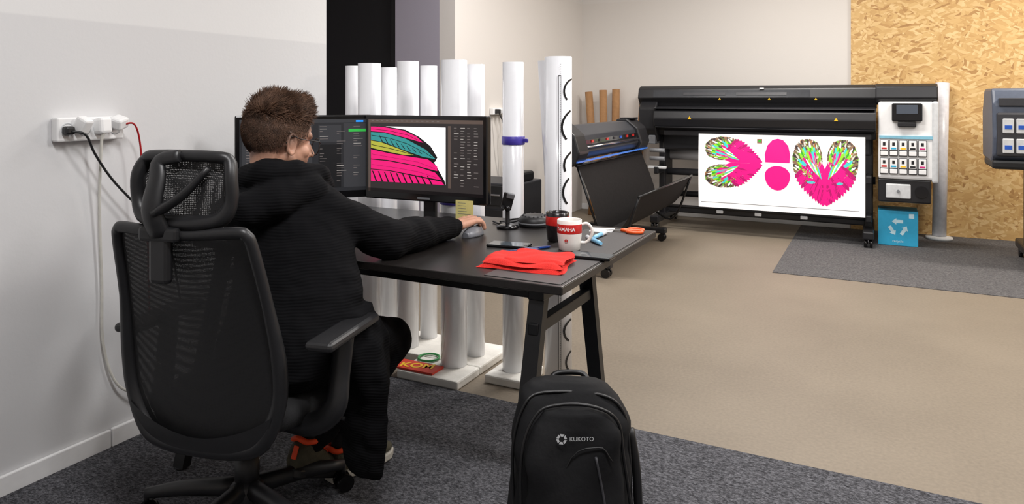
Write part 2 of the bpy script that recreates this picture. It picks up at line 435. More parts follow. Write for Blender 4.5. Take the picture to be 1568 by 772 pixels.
def content_r(q, P):
    q(0, 0, 1, 1, SCRD, 0)
    q(0, 0, 1, .05, SCRB); q(0, .05, .02, 1, SCRB)
    q(.025, .10, .69, .86, SCRW)
    def strip(pts, w, m, lay):
        up = [(x, y-w) for x, y in pts]; dn = [(x, y+w) for x, y in pts][::-1]; P(up+dn, m, lay)
    P([(.025, .10), (.16, .10), (.34, .14), (.46, .23), (.56, .35), (.62, .50), (.60, .56), (.025, .56)], SBLK, 2)
    P([(.025, .105), (.14, .11), (.32, .15), (.44, .23), (.50, .31), (.32, .24), (.15, .18), (.025, .17)], SPINK, 3)
    P([(.025, .18), (.15, .19), (.34, .26), (.52, .40), (.605, .52), (.50, .50), (.3, .40), (.15, .32), (.025, .29)], SCYAN, 3)
    P([(.025, .30), (.12, .32), (.28, .40), (.42, .48), (.34, .485), (.2, .45), (.025, .40)], SOLIVE, 3)
    P([(.025, .41), (.2, .46), (.42, .50), (.58, .535), (.68, .80), (.69, .86), (.025, .86)], SBLK, 2)
    P([(.025, .42), (.2, .47), (.40, .505), (.54, .53), (.62, .62), (.62, .68), (.40, .61), (.18, .56), (.025, .55)], SPINK, 3)
    P([(.025, .562), (.18, .575), (.42, .625), (.60, .70), (.66, .80), (.45, .755), (.2, .70), (.025, .69)], SPINK, 3)
    P([(.025, .70), (.2, .712), (.45, .77), (.66, .82), (.68, .86), (.025, .86)], SPINK, 3)
    for k in range(10):
        x = .035+k*.055
        P([(x, .715+.004*k), (x+.012, .72+.004*k), (x+.05, .86), (x+.035, .86)], SBLK, 4)
    strip([(.03, .225), (.2, .26), (.36, .33), (.5, .43), (.58, .50)], .004, SBLK, 4)
    strip([(.03, .135), (.2, .16), (.36, .21), (.46, .28)], .003, SBLK, 4)
    for k in range(8): P([(.10+.05*k, .22+.028*k), (.105+.05*k, .22+.028*k), (.14+.05*k, .32+.02*k), (.13+.05*k, .32+.02*k)], SBLK, 4)
    strip([(.03, .355), (.2, .40), (.40, .47)], .004, SBLK, 4)
    strip([(.03, .485), (.25, .53), (.45, .57), (.60, .65)], .003, SPINK2, 4); strip([(.03, .63), (.25, .66), (.45, .70), (.62, .77)], .003, SPINK2, 4)
    q(.71, .08, .735, .9, SCRB)
    for r in range(22):
        for c in range(4):
            if random.random() < .6:
                x = .76+.055*c; y = .10+.036*r; q(x, y, x+.02+random.random()*.02, y+.010, random.choice([SLG, SMG, SMG]))
    for c in range(14): q(.03+.045*c, .015, .05+.045*c, .03, SMG, 2)
    q(.0, .955, 1, 1, SBLK)
def content_l(q, P):
    bg = E('bg', (30, 31, 34), .9); pn = E('panel', (44, 45, 48), .9)
    q(0, 0, 1, 1, bg, 0); q(0, 0, 1, .05, pn); q(.02, .08, .55, .9, pn); q(.60, .35, .78, .95, E('deep', (16, 17, 19), .9)); q(.8, .06, 1, .95, pn)
    q(.84, .14, .98, .18, SGREEN, 2); q(.90, .02, .96, .045, SBLUE, 2); q(.60, .08, .78, .32, pn)
    for r in range(24):
        for c in range(3):
            if random.random() < .6:
                x = .60+.135*c; y = .1+.034*r; q(x+.01, y, x+.02+random.random()*.07, y+.007, random.choice([SMG, SLG, SMG]), 2)
    for r in range(20): q(.05, .12+.035*r, .1+random.random()*.3, .13+.035*r, SMG, 2)
rm = C(-.361, 2.987)
b = monitor(.59, .357, .10, content_r)
b.box((.155, -.0185, .038), (.235, -.0165, .118), YELLOW)
for k in range(5): b.box((.165, -.0190, .062+.011*k), (.165+.03+.03*random.random(), -.0186, .0635+.011*k), MGREY)
b.done((rm.x, rm.y, DZ), math.radians(2.2))
lm = C(-.8755, 3.045)
monitor(.56, .357, .10, content_l).done((lm.x, lm.y, DZ), math.radians(48))

# keyboard
b = B('computer_keyboard'); b.box((-.22, -.065, 0), (.22, .065, .014), BLACK, .004)
for r in range(5):
    for c in range(15): b.box((-.21+.028*c, -.056+.0225*r, .013), (-.186+.028*c, -.037+.0225*r, .020), DGREY, .002, 1)
kp = C(-.52, 2.80); b.done((kp.x, kp.y, DZ), math.radians(12))

# ------------------------------------------------------------------ film rolls
rolls = [(-.868, 3.95, .047, 1.476), (-.735, 3.70, .059, 1.478), (-.66, 3.87, .045, 1.464), (-.53, 3.65, .055, 1.486), (-.44, 3.79, .046, 1.47),
         (-.275, 3.40, .063, 1.479), (-.18, 3.53, .046, 1.465), (.006, 3.33, .050, 1.466), (.21, 3.25, .063, 1.486)]
def roll_geo(b, c, r, h, z0, seam=2.5, m=FILM):
    n = 40; ins = .006
    def ring(rad, z, extra):
        return [Vector((c.x+(rad+extra*(1-j/n))*math.cos(seam+2*pi*j/n), c.y+(rad+extra*(1-j/n))*math.sin(seam+2*pi*j/n), z)) for j in range(n)]
    b.loft([ring(r-.002, z0, .003), ring(r-.002, h, .003), ring(r-ins, h, .002), ring(r-ins, h-.12, .002)], m, True, True)
for i, (X, Y, r, h) in enumerate(rolls):
    b = B('film_roll'); c = C(X, Y)
    z0 = .041 if i != 8 else .001
    roll_geo(b, c, r, h, z0, random.random()*6)
    vd = -C(X, Y).normalized(); rt = C(1, 0)
    def cp(s_, z, e=.0016):
        return c+(vd*math.cos(s_/r)+rt*math.sin(s_/r))*(r+e)+Vector((0, 0, z))
    def strip(path, w, m, e=.0026):
        for (a, z), (a2, z2) in zip(path, path[1:]):
            d = Vector((a2-a, z2-z)).normalized(); nx, nz = -d.y*w/2, d.x*w/2
            b.poly([cp(a-nx, z-nz, e), cp(a2-nx, z2-nz, e), cp(a2+nx, z2+nz, e), cp(a+nx, z+nz, e)], m)
    if i == 8:
        INK = mat('print_black', (14, 14, 16), .35)
        strip([(.000, z*.05+.05) for z in range(28)], .0025, INK); strip([(.011, z*.05+.05) for z in range(28)], .0015, INK)
        for k in range(140): strip([(.006, .06+k*.01), (.011, .06+k*.01)], .0012, INK)
        strip([(.0, 1.40), (.011, 1.40)], .003, INK)
        def arc(c0, cz, R, a0, a1, w):
            strip([(c0+R*math.cos(a0+(a1-a0)*k/12), cz+R*math.sin(a0+(a1-a0)*k/12)) for k in range(13)], w, INK)
        arc(.080, 1.33, .055, 1.7, 3.9, .009); arc(.095, 1.17, .080, 2.0, 3.9, .010); arc(.085, 1.00, .060, 1.9, 3.6, .010)
        arc(.095, .88, .075, 2.2, 3.9, .010); arc(.075, .26, .050, 1.7, 4.2, .010); arc(.085, .12, .05, 1.9, 4.2, .009)
        b.grid(lambda u, v: c+(vd*math.cos(-1.3-.4*u)+rt*math.sin(-1.3-.3*u))*(r+.001+.03*u*v)+Vector((0, 0, .95+.52*v)), 5, 6, FILM)
    if i == 7:
        b.lathe((c.x, c.y, 1.085), [(r+.002, 0), (r+.004, .002), (r+.004, .036), (r+.002, .038)], PURPLE)
        q = cp(.055, 1.104, .004); b.box(q-Vector((.018, .006, .009)), q+Vector((.022, .006, .009)), PURPLE, .003)
    if i == 5:
        b.lathe((c.x, c.y, .80), [(r+.002, 0), (r+.004, .002), (r+.004, .028), (r+.002, .030)], PURPLE)
    b.done()
b = B('foam_block')
b.box((-2.68, 2.93, 0), (-1.66, 3.24, .04), FOAM, .008); b.box((-1.99, 2.725, 0), (-1.66, 2.928, .04), FOAM, .008); b.done()
b = B('foam_block'); b.box((-1.60, 2.86, 0), (-1.40, 3.08, .04), FOAM, .008); b.done()
b = B('printed_label_sheet')
b.box((-2.03, 2.735, .0405), (-1.80, 2.835, .050), mat('orange_red_print', (206, 52, 30), .5), .002)
def lab(x, y): return (-1.915+x*math.cos(.25)-y*math.sin(.25), 2.785+x*math.sin(.25)+y*math.cos(.25), .0512)
b.text('KOM', .075, YEL2, lab, True); b.done()
b = B('tape_ring')
b.tube([(.05*math.cos(2*pi*k/24), .05*math.sin(2*pi*k/24), .007) for k in range(24)], .0055, mat('green_tape', (60, 150, 84), .4), 8, closed=True)
b.done((-1.93, 2.905, .041))

# ------------------------------------------------------------------ large-format printer (back)
b = B('large_format_printer')
PB = mat('printer_black', (30, 30, 33), .38); PBG = mat('printer_black_gloss', (22, 22, 25), .15)
WIN = mat('printer_window', (60, 62, 66), .12, coat=.5)
FY = 7.0
b.prism([(FY+.08, 1.25), (FY+.03, 1.30), (FY+.06, 1.39), (FY+.12, 1.42), (FY+.62, 1.42), (FY+.7, 1.36), (FY+.7, 1.2), (FY+.1, 1.2)], 'x', -2.16, -.01, PB, .008)
b.prism([(FY+.04, 1.26), (FY+.0, 1.30), (FY+.02, 1.40), (FY+.08, 1.425), (FY+.62, 1.425), (FY+.7, 1.36), (FY+.7, 1.24), (FY+.1, 1.24)], 'x', -.02, .45, PB, .01)
b.poly([(-2.0, FY+.026, 1.305), (-.55, FY+.026, 1.305), (-.55, FY+.051, 1.375), (-2.0, FY+.051, 1.375)], WIN)
for x0, x1 in ((-1.7, -1.3), (-1.2, -.75)):
    b.poly([(x0, FY+.030, 1.325), (x1, FY+.030, 1.325), (x1, FY+.044, 1.355), (x0, FY+.044, 1.355)], DGREY)
b.prism([(FY+.06, .985), (FY-.03, 1.02), (FY-.05, 1.10), (FY-.03, 1.17), (FY+.08, 1.22), (FY+.55, 1.22), (FY+.55, .93), (FY+.1, .93)], 'x', -1.98, -.015, PB, .01)
b.prism([(FY+.0, .985), (FY-.01, 1.2), (FY+.1, 1.3), (FY+.6, 1.3), (FY+.6, .9), (FY+.1, .86)], 'x', -2.14, -1.96, PB, .015)
b.box((-1.98, FY-.035, 1.196), (-.02, FY+.1, 1.204), DGREY)
b.box((-1.96, FY-.045, 1.012), (-.03, FY-.02, 1.018), DGREY)
for x in (-1.62, -.33):
    b.poly([(x-.018, FY-.056, 1.095), (x+.018, FY-.056, 1.095), (x, FY-.056, 1.125)], YEL2)
for x in (-1.35, -.9, -.5):
    b.poly([(x-.012, FY+.022, 1.285), (x+.012, FY+.022, 1.285), (x, FY+.024, 1.303)], YEL2)
b.box((-.99, FY+.04, 1.38), (-.95, FY+.058, 1.395), LGREY, .003)
b.box((-1.95, FY+.18, .78), (-.05, FY+.6, 1.0), PB, .02)
b.box((-1.9, FY+.05, .93), (-.05, FY+.2, .985), DGREY, .01)
b.cyl((-1.97, FY+.30, .55), (-.02, FY+.30, .55), .035, DGREY); b.cyl((-1.93, FY+.42, .72), (-.06, FY+.42, .72), .06, FILM)
b.cyl((-1.97, FY+.04, .235), (-.04, FY+.04, .235), .016, BLACKM)
b.cyl((-1.97, FY+.30, .33), (-.04, FY+.30, .33), .03, BLACKM)
for x in (-1.35, -1.0, -.6): b.box((x-.03, FY+.02, .195), (x+.03, FY+.06, .225), LGREY, .004)
for x in (-1.97, -.09):
    b.box((x-.02, FY+.2, .12), (x+.05, FY+.48, .96), PB, .012)
    b.box((x-.03, FY-.10, .075), (x+.06, FY+.72, .145), PB, .012)
    b.box((x-.01, FY-.03, .55), (x+.04, FY+.3, .62), PB, .01); b.box((x-.01, FY+.0, .21), (x+.04, FY+.3, .27), PB, .01)
    for yy in (FY-.06, FY+.66):
        for dx in (-.022, .022):
            b.cyl((x+.015+dx-.012, yy, .041), (x+.015+dx+.012, yy, .041), .036, BLACKG, 20)
        b.cyl((x+.015, yy, .04), (x+.015, yy, .08), .012, CHROME, 10)
b.box((-2.05, FY+.03, .84), (-1.98, FY+.2, .93), MGREY, .01); b.box((-2.04, FY-.02, .60), (-1.86, FY+.02, .625), LGREY, .005)
for z in (.70, .78): b.cyl((-2.03, FY+.02, z), (-1.88, FY+.02, z), .02, MGREY, 14)
b.box((-1.95, FY+.32, .13), (-.05, FY+.40, .20), PB, .01)
b.box((0.0, FY+.01, .60), (.425, FY+.6, 1.27), WHITE, .02)
b.box((.405, FY+.0, .58), (.455, FY+.62, 1.27), LGREY, .015)
b.box((.105, FY-.035, 1.10), (.335, FY+.04, 1.255), PBG, .012); b.box((.14, FY-.038, 1.165), (.30, FY-.034, 1.24), E('ctrl', (60, 66, 76), .5), .001)
b.box((.15, FY-.03, 1.05), (.29, FY+.02, 1.095), PB, .01)
b.box((.01, FY+.000, .950), (.41, FY+.013, .975), mat('pale_blue_band', (130, 186, 208), .4))
INKS = [REDP, CYAN, YEL2, PB, mat('ink_magenta', (200, 40, 120), .4)]
for r in range(2):
    for c_ in range(5):
        x = .015+c_*.072; z = .645+r*.155
        b.box((x, FY-.008, z), (x+.064, FY+.02, z+.138), DGREY, .004)
        b.box((x+.004, FY-.014, z+.052), (x+.060, FY-.004, z+.134), WHITE, .003)
        b.box((x+.022, FY-.0155, z+.090), (x+.042, FY-.0135, z+.118), PB)
        b.box((x+.012, FY-.0155, z+.060), (x+.052, FY-.0135, z+.074), INKS[c_])
        b.box((x+.004, FY-.014, z+.006), (x+.060, FY-.004, z+.044), WHITE, .003)
b.box((0.0, FY+.02, .40), (.40, FY+.5, .60), PB, .012)
b.box((.06, FY+.005, .435), (.25, FY+.03, .56), LGREY, .01); b.cyl((.155, FY+.004, .50), (.155, FY-.01, .50), .012, MGREY, 14)
b.cyl((.33, FY+.03, .50), (.33, FY+.0, .50), .05, PBG, 20)
# hanging print
def EP(n, c, k=.38): return mat('print_'+n, c, .45, var=.0, emit=k)  # print inks emit a little too, brightness put into the colour
PAP = mat('print_paper_glow', (246, 243, 240), .5, var=0.0, emit=.55)  # plain paper, no lamp: emission stands in for light falling on it
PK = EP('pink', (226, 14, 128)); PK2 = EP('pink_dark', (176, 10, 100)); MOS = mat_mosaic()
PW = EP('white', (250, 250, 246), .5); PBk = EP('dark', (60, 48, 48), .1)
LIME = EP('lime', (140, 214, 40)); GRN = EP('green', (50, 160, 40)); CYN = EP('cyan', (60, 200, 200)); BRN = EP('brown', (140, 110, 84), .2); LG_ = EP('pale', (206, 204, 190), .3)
PX0, PX1, PZ1, PZ0 = -1.536, -.099, .957, .257
def pY(z): return FY-.045+.03*((PZ1-z)/.7-.5)**2*2
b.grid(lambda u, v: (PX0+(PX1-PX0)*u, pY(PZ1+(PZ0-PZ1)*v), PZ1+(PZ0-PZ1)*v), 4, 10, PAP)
def pp(u, v, lay):
    z = PZ1-(v/118.)*(PZ1-PZ0); return (PX0+(u/254.)*(PX1-PX0), pY(z)-.001-.0007*lay, z)
def lerp(a, c_, t): return (a[0]+(c_[0]-a[0])*t, a[1]+(c_[1]-a[1])*t)
def curve(pts, t):
    t = max(0, min(.9999, t))*(len(pts)-1); i = int(t); return lerp(pts[i], pts[i+1], t-i)
def feather(f, root, tip, w, m, lay):
    dx, dy = tip[0]-root[0], tip[1]-root[1]; L_ = math.hypot(dx, dy) or 1; nx, ny = -dy/L_, dx/L_
    pr = [(0, .35), (.3, .9), (.65, 1), (.88, .7), (1, 0)]
    P_ = [(root[0]+dx*t+nx*w*k, root[1]+dy*t+ny*w*k) for t, k in pr]+[(root[0]+dx*t-nx*w*k, root[1]+dy*t-ny*w*k) for t, k in pr[-2::-1]]
    b.poly([pp(*f(x, y), lay) for x, y in P_], m)
OUT = [(4, 36), (5, 18), (11, 5), (22, 0), (34, 1), (43, 10), (48, 27), (47, 46), (42, 64)]
SPN = [(8, 50), (8, 36), (12, 26), (19, 22), (26, 25), (30, 33), (31, 44), (29, 54), (22, 66)]
POUT = [(44, 60), (38, 72), (29, 82), (20, 90), (10, 97), (3, 101)]
PSPN = [(24, 40), (18, 46), (12, 52), (8, 60), (4, 68), (1, 78)]
def wingart(f):
    rnd = random.Random(5)
    b.poly([pp(*f(x, y), .5) for x, y in [(4, 60)]+OUT[:-1]+[(34, 66), (16, 78)]], MOS)
    for k in range(30):
        t = k/29; feather(f, curve(SPN, t), curve(OUT, t), 2.3, (PBk, MOS, BRN)[k % 3], 1+.02*k)
    for k in range(24):
        t = k/23; feather(f, curve(SPN, t), lerp(curve(SPN, t), curve(OUT, t), .84), 1.5, (MOS, LG_, MOS, BRN, PW)[k % 5], 2+.02*k)
    for k in range(22):
        t = .15+.85*k/21; feather(f, lerp(curve(SPN, t), (10, 60), .3), lerp(curve(SPN, t), curve(OUT, t), .50+.12*rnd.random()), 2.0, (LIME, GRN, LIME, MOS, CYN)[k % 5], 3+.02*k)
    for k in range(16):
        t = .05+.95*k/15; feather(f, lerp(curve(SPN, t), (6, 66), .5), lerp(curve(SPN, t), curve(OUT, t), .22), 2.2, (CYN, PK, LIME, MOS, PK)[k % 5], 4+.02*k)
    for k in range(12):
        t = k/11; feather(f, curve(PSPN, t), curve(POUT, t), 3.8, PK if k % 3 else PK2, 4.4+.02*k)
    b.poly([pp(*f(x, y), 5) for x, y in ((-.5, 94), (-.5, 46), (4, 36), (9, 44), (16, 36), (24, 42), (26, 58), (18, 80), (6, 96))], PK)
    for k in range(6):
        feather(f, (5+2*k, 60-2*k), (11+3.4*k, 40-2*k), 1.1, (CYN, LIME, PW)[k % 3], 5.4)
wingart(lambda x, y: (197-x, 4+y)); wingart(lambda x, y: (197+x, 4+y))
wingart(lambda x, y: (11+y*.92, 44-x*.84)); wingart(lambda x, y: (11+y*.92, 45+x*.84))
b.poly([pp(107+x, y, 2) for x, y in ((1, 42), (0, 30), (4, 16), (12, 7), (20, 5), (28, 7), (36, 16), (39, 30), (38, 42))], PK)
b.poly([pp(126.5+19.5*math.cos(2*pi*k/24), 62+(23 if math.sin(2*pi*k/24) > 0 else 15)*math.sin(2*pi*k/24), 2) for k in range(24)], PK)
b.poly([pp(u, v, 2) for u, v in ((95, 6), (103, 6), (103, 13), (95, 13))], BRN); b.poly([pp(u, v, 2.3) for u, v in ((97, 8), (101, 8), (101, 11), (97, 11))], GRN)
b.poly([pp(u, v, 2) for u, v in ((4, 109), (246, 109), (246, 109.8), (4, 109.8))], MGREY)
b.done(recalc=True)

# white roll beside printer
def tilt(b, p0, p1, r, m, seg=30):
    p0 = Vector(p0); p1 = Vector(p1); d = p1-p0
    b.tube([p0, p1, p1-d*.0001, p1-d*.06], [r, r, r-.008, r-.008], m, seg)
b = B('film_roll')
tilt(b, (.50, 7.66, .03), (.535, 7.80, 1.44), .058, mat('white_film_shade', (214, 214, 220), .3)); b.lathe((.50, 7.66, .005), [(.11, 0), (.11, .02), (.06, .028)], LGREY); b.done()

# recycling box
b = B('cardboard_box'); bx = (0.0, 7.14, .005)
b.box((bx[0], bx[1], .005), (bx[0]+.31, bx[1]+.3, .31), CYAN, .003)
for k in range(3):
    a = pi/2+k*2*pi/3; c0 = Vector((.155+.055*math.cos(a), 0, .165+.055*math.sin(a)))
    d = Vector((-math.sin(a), 0, math.cos(a))); n_ = Vector((math.cos(a), 0, math.sin(a)))
    def w(v): return (bx[0]+v.x, bx[1]-.0015, v.z)
    b.poly([w(c0-d*.04+n_*.012), w(c0-d*.04-n_*.016), w(c0+d*.012-n_*.016), w(c0+d*.012+n_*.012)], CYAND)
    b.poly([w(c0+d*.012+n_*.026), w(c0+d*.012-n_*.030), w(c0+d*.048-n_*.004)], CYAND)
b.text('recycle', .03, CYAND, lambda x, z: (bx[0]+.155+x, bx[1]-.0015, .045+z))
b.box((bx[0]+.24, bx[1]-.001, .25), (bx[0]+.28, bx[1]+.001, .29), CYAND)
b.poly([(bx[0]+.01, bx[1]+.15, .3105), (bx[0]+.30, bx[1]+.15, .3105), (bx[0]+.30, bx[1]+.154, .3105), (bx[0]+.01, bx[1]+.154, .3105)], CYAND)
b.done()

# ------------------------------------------------------------------ plotter with catch basket (middle)
b = B('plotter')
FX = -1.95; Y0, Y1 = 4.82, 6.60
PG = mat('plotter_graphite', (46, 48, 54), .35)
b.prism([(FX-.02, .845), (FX+.01, .90), (FX-.03, 1.02), (FX-.11, 1.09), (FX-.19, 1.09), (FX-.24, .95), (FX-.22, .83), (FX-.06, .83)], 'y', Y0+.05, Y1-.05, PG, .006)
for ya, yb in ((Y0, Y0+.20), (Y1-.26, Y1)):
    b.prism([(FX+.005, .82), (FX+.04, .90), (FX+.0, 1.03), (FX-.10, 1.11), (FX-.20, 1.11), (FX-.25, .95), (FX-.22, .80), (FX-.05, .79)], 'y', ya, yb, PB, .012)
b.box((FX-.0, Y0+.22, .95), (FX+.004, Y1-.28, .985), PBG, .001)
b.cyl((FX+.012, Y0+.22, .93), (FX+.012, Y1-.28, .93), .008, CHROME, 10)
for k in range(7): b.box((FX+.002, 5.15+.17*k, .96), (FX+.010, 5.19+.17*k, .98), random.choice([BLUE, REDP, DGREY]))
BL = mat('blue_trim', (60, 120, 215), .3, emit=.15)
b.box((FX+.0, Y0+.01, .828), (FX+.022, Y1-.01, .838), BL)
b.box((FX-.18, Y1-.22, 1.105), (FX-.06, Y1-.05, 1.12), PBG, .004)
for yy in (Y0+.12, Y1-.16):
    b.box((FX-.20, yy-.04, .09), (FX-.09, yy+.04, .83), PB, .01)
    b.box((FX-.50, yy-.035, .07), (FX+.24, yy+.035, .12), PB, .01)
    for xx in (FX-.46, FX+.20):
        for dy in (-.02, .02): b.cyl((xx, yy+dy-.011, .034), (xx, yy+dy+.011, .034), .034, BLACKG, 18)
        b.cyl((xx, yy, .04), (xx, yy, .08), .01, CHROME, 8)
b.box((FX-.19, Y0+.12, .16), (FX-.15, Y1-.16, .22), PB, .005)
BK = mat('basket_fabric', (30, 28, 28), .8, var=.15, scale=50, spec=.15)
b.grid(lambda u, v: (FX-.02+.17*v+.02*math.sin(v*pi), Y0+.10+(Y1-Y0-.2)*u, .80-.48*v), 6, 8, BK)
b.grid(lambda u, v: (FX+.15+.30*v, Y0+.10+(Y1-Y0-.2)*u, .32-.12*math.sin(v*pi)*.9+.28*v), 6, 8, BK)
for xx, zz in ((FX-.02, .80), (FX+.45, .60), (FX+.15, .31)): b.cyl((xx, Y0+.08, zz), (xx, Y1-.08, zz), .009, BLACKM, 10)
for yy in (Y0+.10, Y1-.10):
    b.tube([(FX-.15, yy, .45), (FX+.13, yy, .25), (FX+.30, yy, .22), (FX+.45, yy, .60)], .010, BLACKM, 8, sub=4)
    b.tube([(FX-.02, yy, .80), (FX+.15, yy, .32)], .009, BLACKM, 8)
b.done()

# dark storage drawers near the side wall
b = B('storage_cabinet')
b.box((-3.04, 5.05, 0.0), (-2.52, 5.50, .62), DGREY, .01)
for z in (.06, .25, .44): b.box((-3.02, 5.035, z), (-2.54, 5.05, z+.16), BLACK, .006); b.box((-2.85, 5.025, z+.08), (-2.67, 5.037, z+.095), CHROME, .003)
b.box((-2.70, 5.12, .62), (-2.54, 5.40, .70), BLACK, .02); b.box((-2.66, 5.15, .70), (-2.57, 5.25, .80), BLACK, .01)
b.done()
# cardboard tubes
for (x, y, h, lean) in ((-2.90, 7.72, 1.37, .06), (-2.76, 7.70, 1.39, .02), (-2.66, 7.80, 1.40, 0), (-2.36, 7.74, 1.40, -.05), (-2.54, 7.75, 1.0, .03), (-2.80, 7.55, .95, -.04)):
    b = B('cardboard_tube'); tilt(b, (x+lean, y-.02, .002), (x-lean, y+.03, h), .043, CORE, 24); b.done()

# wall socket + cable on side wall
b = B('power_strip')
b.box((-3.098, 5.64, 1.15), (-3.06, 5.88, 1.21), WHITE, .006)
for k in range(3): b.box((-3.07, 5.67+.07*k, 1.16), (-3.02, 5.71+.07*k, 1.20), BLACK if k != 1 else WHITE, .006)
b.tube([(-3.03, 5.69, 1.17), (-3.0, 5.72, 1.05), (-3.02, 5.76, .8), (-3.05, 5.85, .5), (-3.06, 5.95, .02)], .006, BLACK, 8, sub=6)
b.tube([(-3.03, 5.83, 1.17), (-2.98, 5.86, 1.08), (-3.04, 5.80, .9), (-3.06, 5.9, .02)], .005, BLACK, 8, sub=6)
b.done()

# ------------------------------------------------------------------ second printer at far right
b = B('wide_format_printer')
SG = mat('slate_blue_plastic', (74, 82, 98), .4)
GX, GY = .775, 6.5
b.prism([(GY+.0, 1.0), (GY+.03, 1.26), (GY+.09, 1.375), (GY+.5, 1.375), (GY+.62, 1.2), (GY+.6, .82), (GY+.1, .80), (GY+.02, .86)], 'x', GX, GX+.62, SG, .02)
b.box((GX+.025, GY-.01, .86), (GX+.56, GY+.1, 1.19), DGREY, .015)
b.prism([(GY+.05, 1.0), (GY+.08, 1.25), (GY+.14, 1.34), (GY+.5, 1.34), (GY+.58, 1.2), (GY+.56, .85), (GY+.1, .85)], 'x', GX+.62, GX+2.6, PB, .015)
b.prism([(GY+.0, 1.0), (GY+.03, 1.26), (GY+.09, 1.375), (GY+.5, 1.375), (GY+.62, 1.2), (GY+.6, .82), (GY+.1, .80)], 'x', GX+2.55, GX+2.8, SG, .02)
for r in range(2):
    for k in range(5):
        x = GX+.06+k*.085; z = .885+r*.15
        b.box((x, GY-.022, z), (x+.07, GY, z+.11), LGREY, .006); b.box((x+.012, GY-.024, z+.03), (x+.058, GY-.021, z+.06), BLUE)
b.box((GX+.04, GY+.005, 1.24), (GX+.5, GY+.05, 1.30), DGREY, .004)
b.box((GX+.0, GY+.02, .76), (GX+2.8, GY+.5, .83), BLACK, .02)
for x in (GX+.28, GX+2.4):
    b.box((x-.04, GY+.2, .10), (x+.06, GY+.34, .8), PB, .01); b.box((x-.05, GY-.1, .08), (x+.07, GY+.66, .15), PB, .015)
    for yy in (GY-.06, GY+.6):
        for dx in (-.02, .03): b.cyl((x+dx-.012, yy, .043), (x+dx+.012, yy, .043), .038, BLACKG, 18)
        b.cyl((x+.005, yy, .04), (x+.005, yy, .09), .012, CHROME, 8)
b.done()

# ------------------------------------------------------------------ left-wall sockets and cables
WX = -2.55
b = B('power_socket_strip')
b.box((WX+.001, 1.49, 1.148), (WX+.038, 1.735, 1.232), WHITE, .006)
for k in range(4):
    y = 1.525+.058*k
    b.M = Matrix.Translation((WX+.0385, y, 1.19)) @ Matrix.Rotation(pi/2, 4, 'Y')
    b.lathe((0, 0, 0), [(.024, -.003), (.024, .001), (.020, .0015), (.018, -.002)], LGREY, 24)
    b.M = Matrix.Identity(4)
b.box((WX+.038, 1.502, 1.172), (WX+.070, 1.535, 1.202), BLACK, .008)
b.obox((WX+.060, 1.565, 1.205), (.045, .042, .055), (0, .5, .3), WHITE, .008)
b.obox((WX+.055, 1.640, 1.200), (.05, .045, .058), (0, -.1, 0), WHITE, .01)
b.obox((WX+.058, 1.700, 1.210), (.05, .05, .042), (.3, .3, .3), WHITE, .008)
b.tube([(WX+.068, 1.52, 1.185), (WX+.085, 1.56, 1.17), (WX+.075, 1.60, 1.10), (WX+.07, 1.67, 1.0), (WX+.08, 1.78, .87), (WX+.1, 1.88, .72), (WX+.1, 1.93, .5)], .0045, BLACK, 8, sub=8)
b.tube([(WX+.075, 1.71, 1.205), (WX+.085, 1.745, 1.20), (WX+.075, 1.775, 1.12), (WX+.07, 1.79, .95), (WX+.08, 1.80, .78), (WX+.08, 1.81, .45)], .0035, mat('red_cable', (170, 24, 30), .4), 8, sub=8)
b.tube([(WX+.07, 1.635, 1.175), (WX+.06, 1.632, 1.13), (WX+.03, 1.645, .90), (WX+.02, 1.66, .62), (WX+.02, 1.665, .40), (WX+.03, 1.71, .24), (WX+.05, 1.80, .16), (WX+.07, 1.90, .05)], .005, mat('white_cable', (206, 204, 196), .4), 8, sub=8)
b.done()

# ------------------------------------------------------------------ desk objects
def on(X, Y, dz=0.0): p = C(X, Y); return (p.x, p.y, DZ+dz)
def mug(body, band, txt=None):
    b = B('coffee_mug')
    R = .043; H = .105
    b.lathe((0, 0, 0), [(.034, 0), (.037, .003), (R-.003, .03), (R, .055), (R, H), (R-.0015, H+.001), (R-.004, H-.001), (R-.004, .05), (R-.008, .012), (.0015, .010)], body, 40)
    b.lathe((0, 0, 0), [(R+.0002, .060), (R+.0006, .061), (R+.0006, .091), (R+.0002, .092)], band, 40, cap=False)
    a = -.15
    hp = [(R-.003, .088), (R+.018, .092), (R+.034, .075), (R+.033, .050), (R+.016, .028), (R-.006, .026)]
    b.tube([(x*math.cos(a), x*math.sin(a), z) for x, z in hp], .0055, body, 10, sub=5, flat=1.3)
    if txt:
        def f(x, z):
            t = -pi/2-.45+x/R; return ((R+.0011)*math.cos(t), (R+.0011)*math.sin(t), .076+z)
        b.text(txt, .017, WHITE, f, True)
        def f2(x, z):
            t = -pi/2-.35+x/R; return ((R+.0011)*math.cos(t), (R+.0011)*math.sin(t), .040+z)
        b.text('o', .02, REDP, f2, True)
    return b
CER = mat('white_ceramic', (236, 232, 226), .15, var=.01)
mug(CER, REDP, 'YAMAHA').done(on(.20, 2.50, .0022), TH)
mug(mat('dark_ceramic', (30, 26, 28), .2), REDP).done(on(.168, 2.66, .0022), TH+2)
b = B('folded_red_cloth')
def cloth(x0, x1, y0, y1, z, th, sh):
    n = 24; k = 16
    def f(u, v, top):
        x = x0+(x1-x0)*u; y = y0+(y1-y0)*v+sh*(u-.5)
        e = min(u, 1-u, v, 1-v)*9; e = min(1, e)**.5
        zz = z+(th*e if top else 0)+(.0035*math.sin(x*40+y*25)+.002*math.sin(y*90-x*30))*e*(1 if top else 0)
        x += .006*math.sin(v*7+z*90); y += .007*math.sin(u*6+z*120)
        return (x, y, zz)
    b.grid(lambda u, v: f(u, v, True), n, k, RED)
    b.grid(lambda u, v: f(u, v, False), n, k, RED)
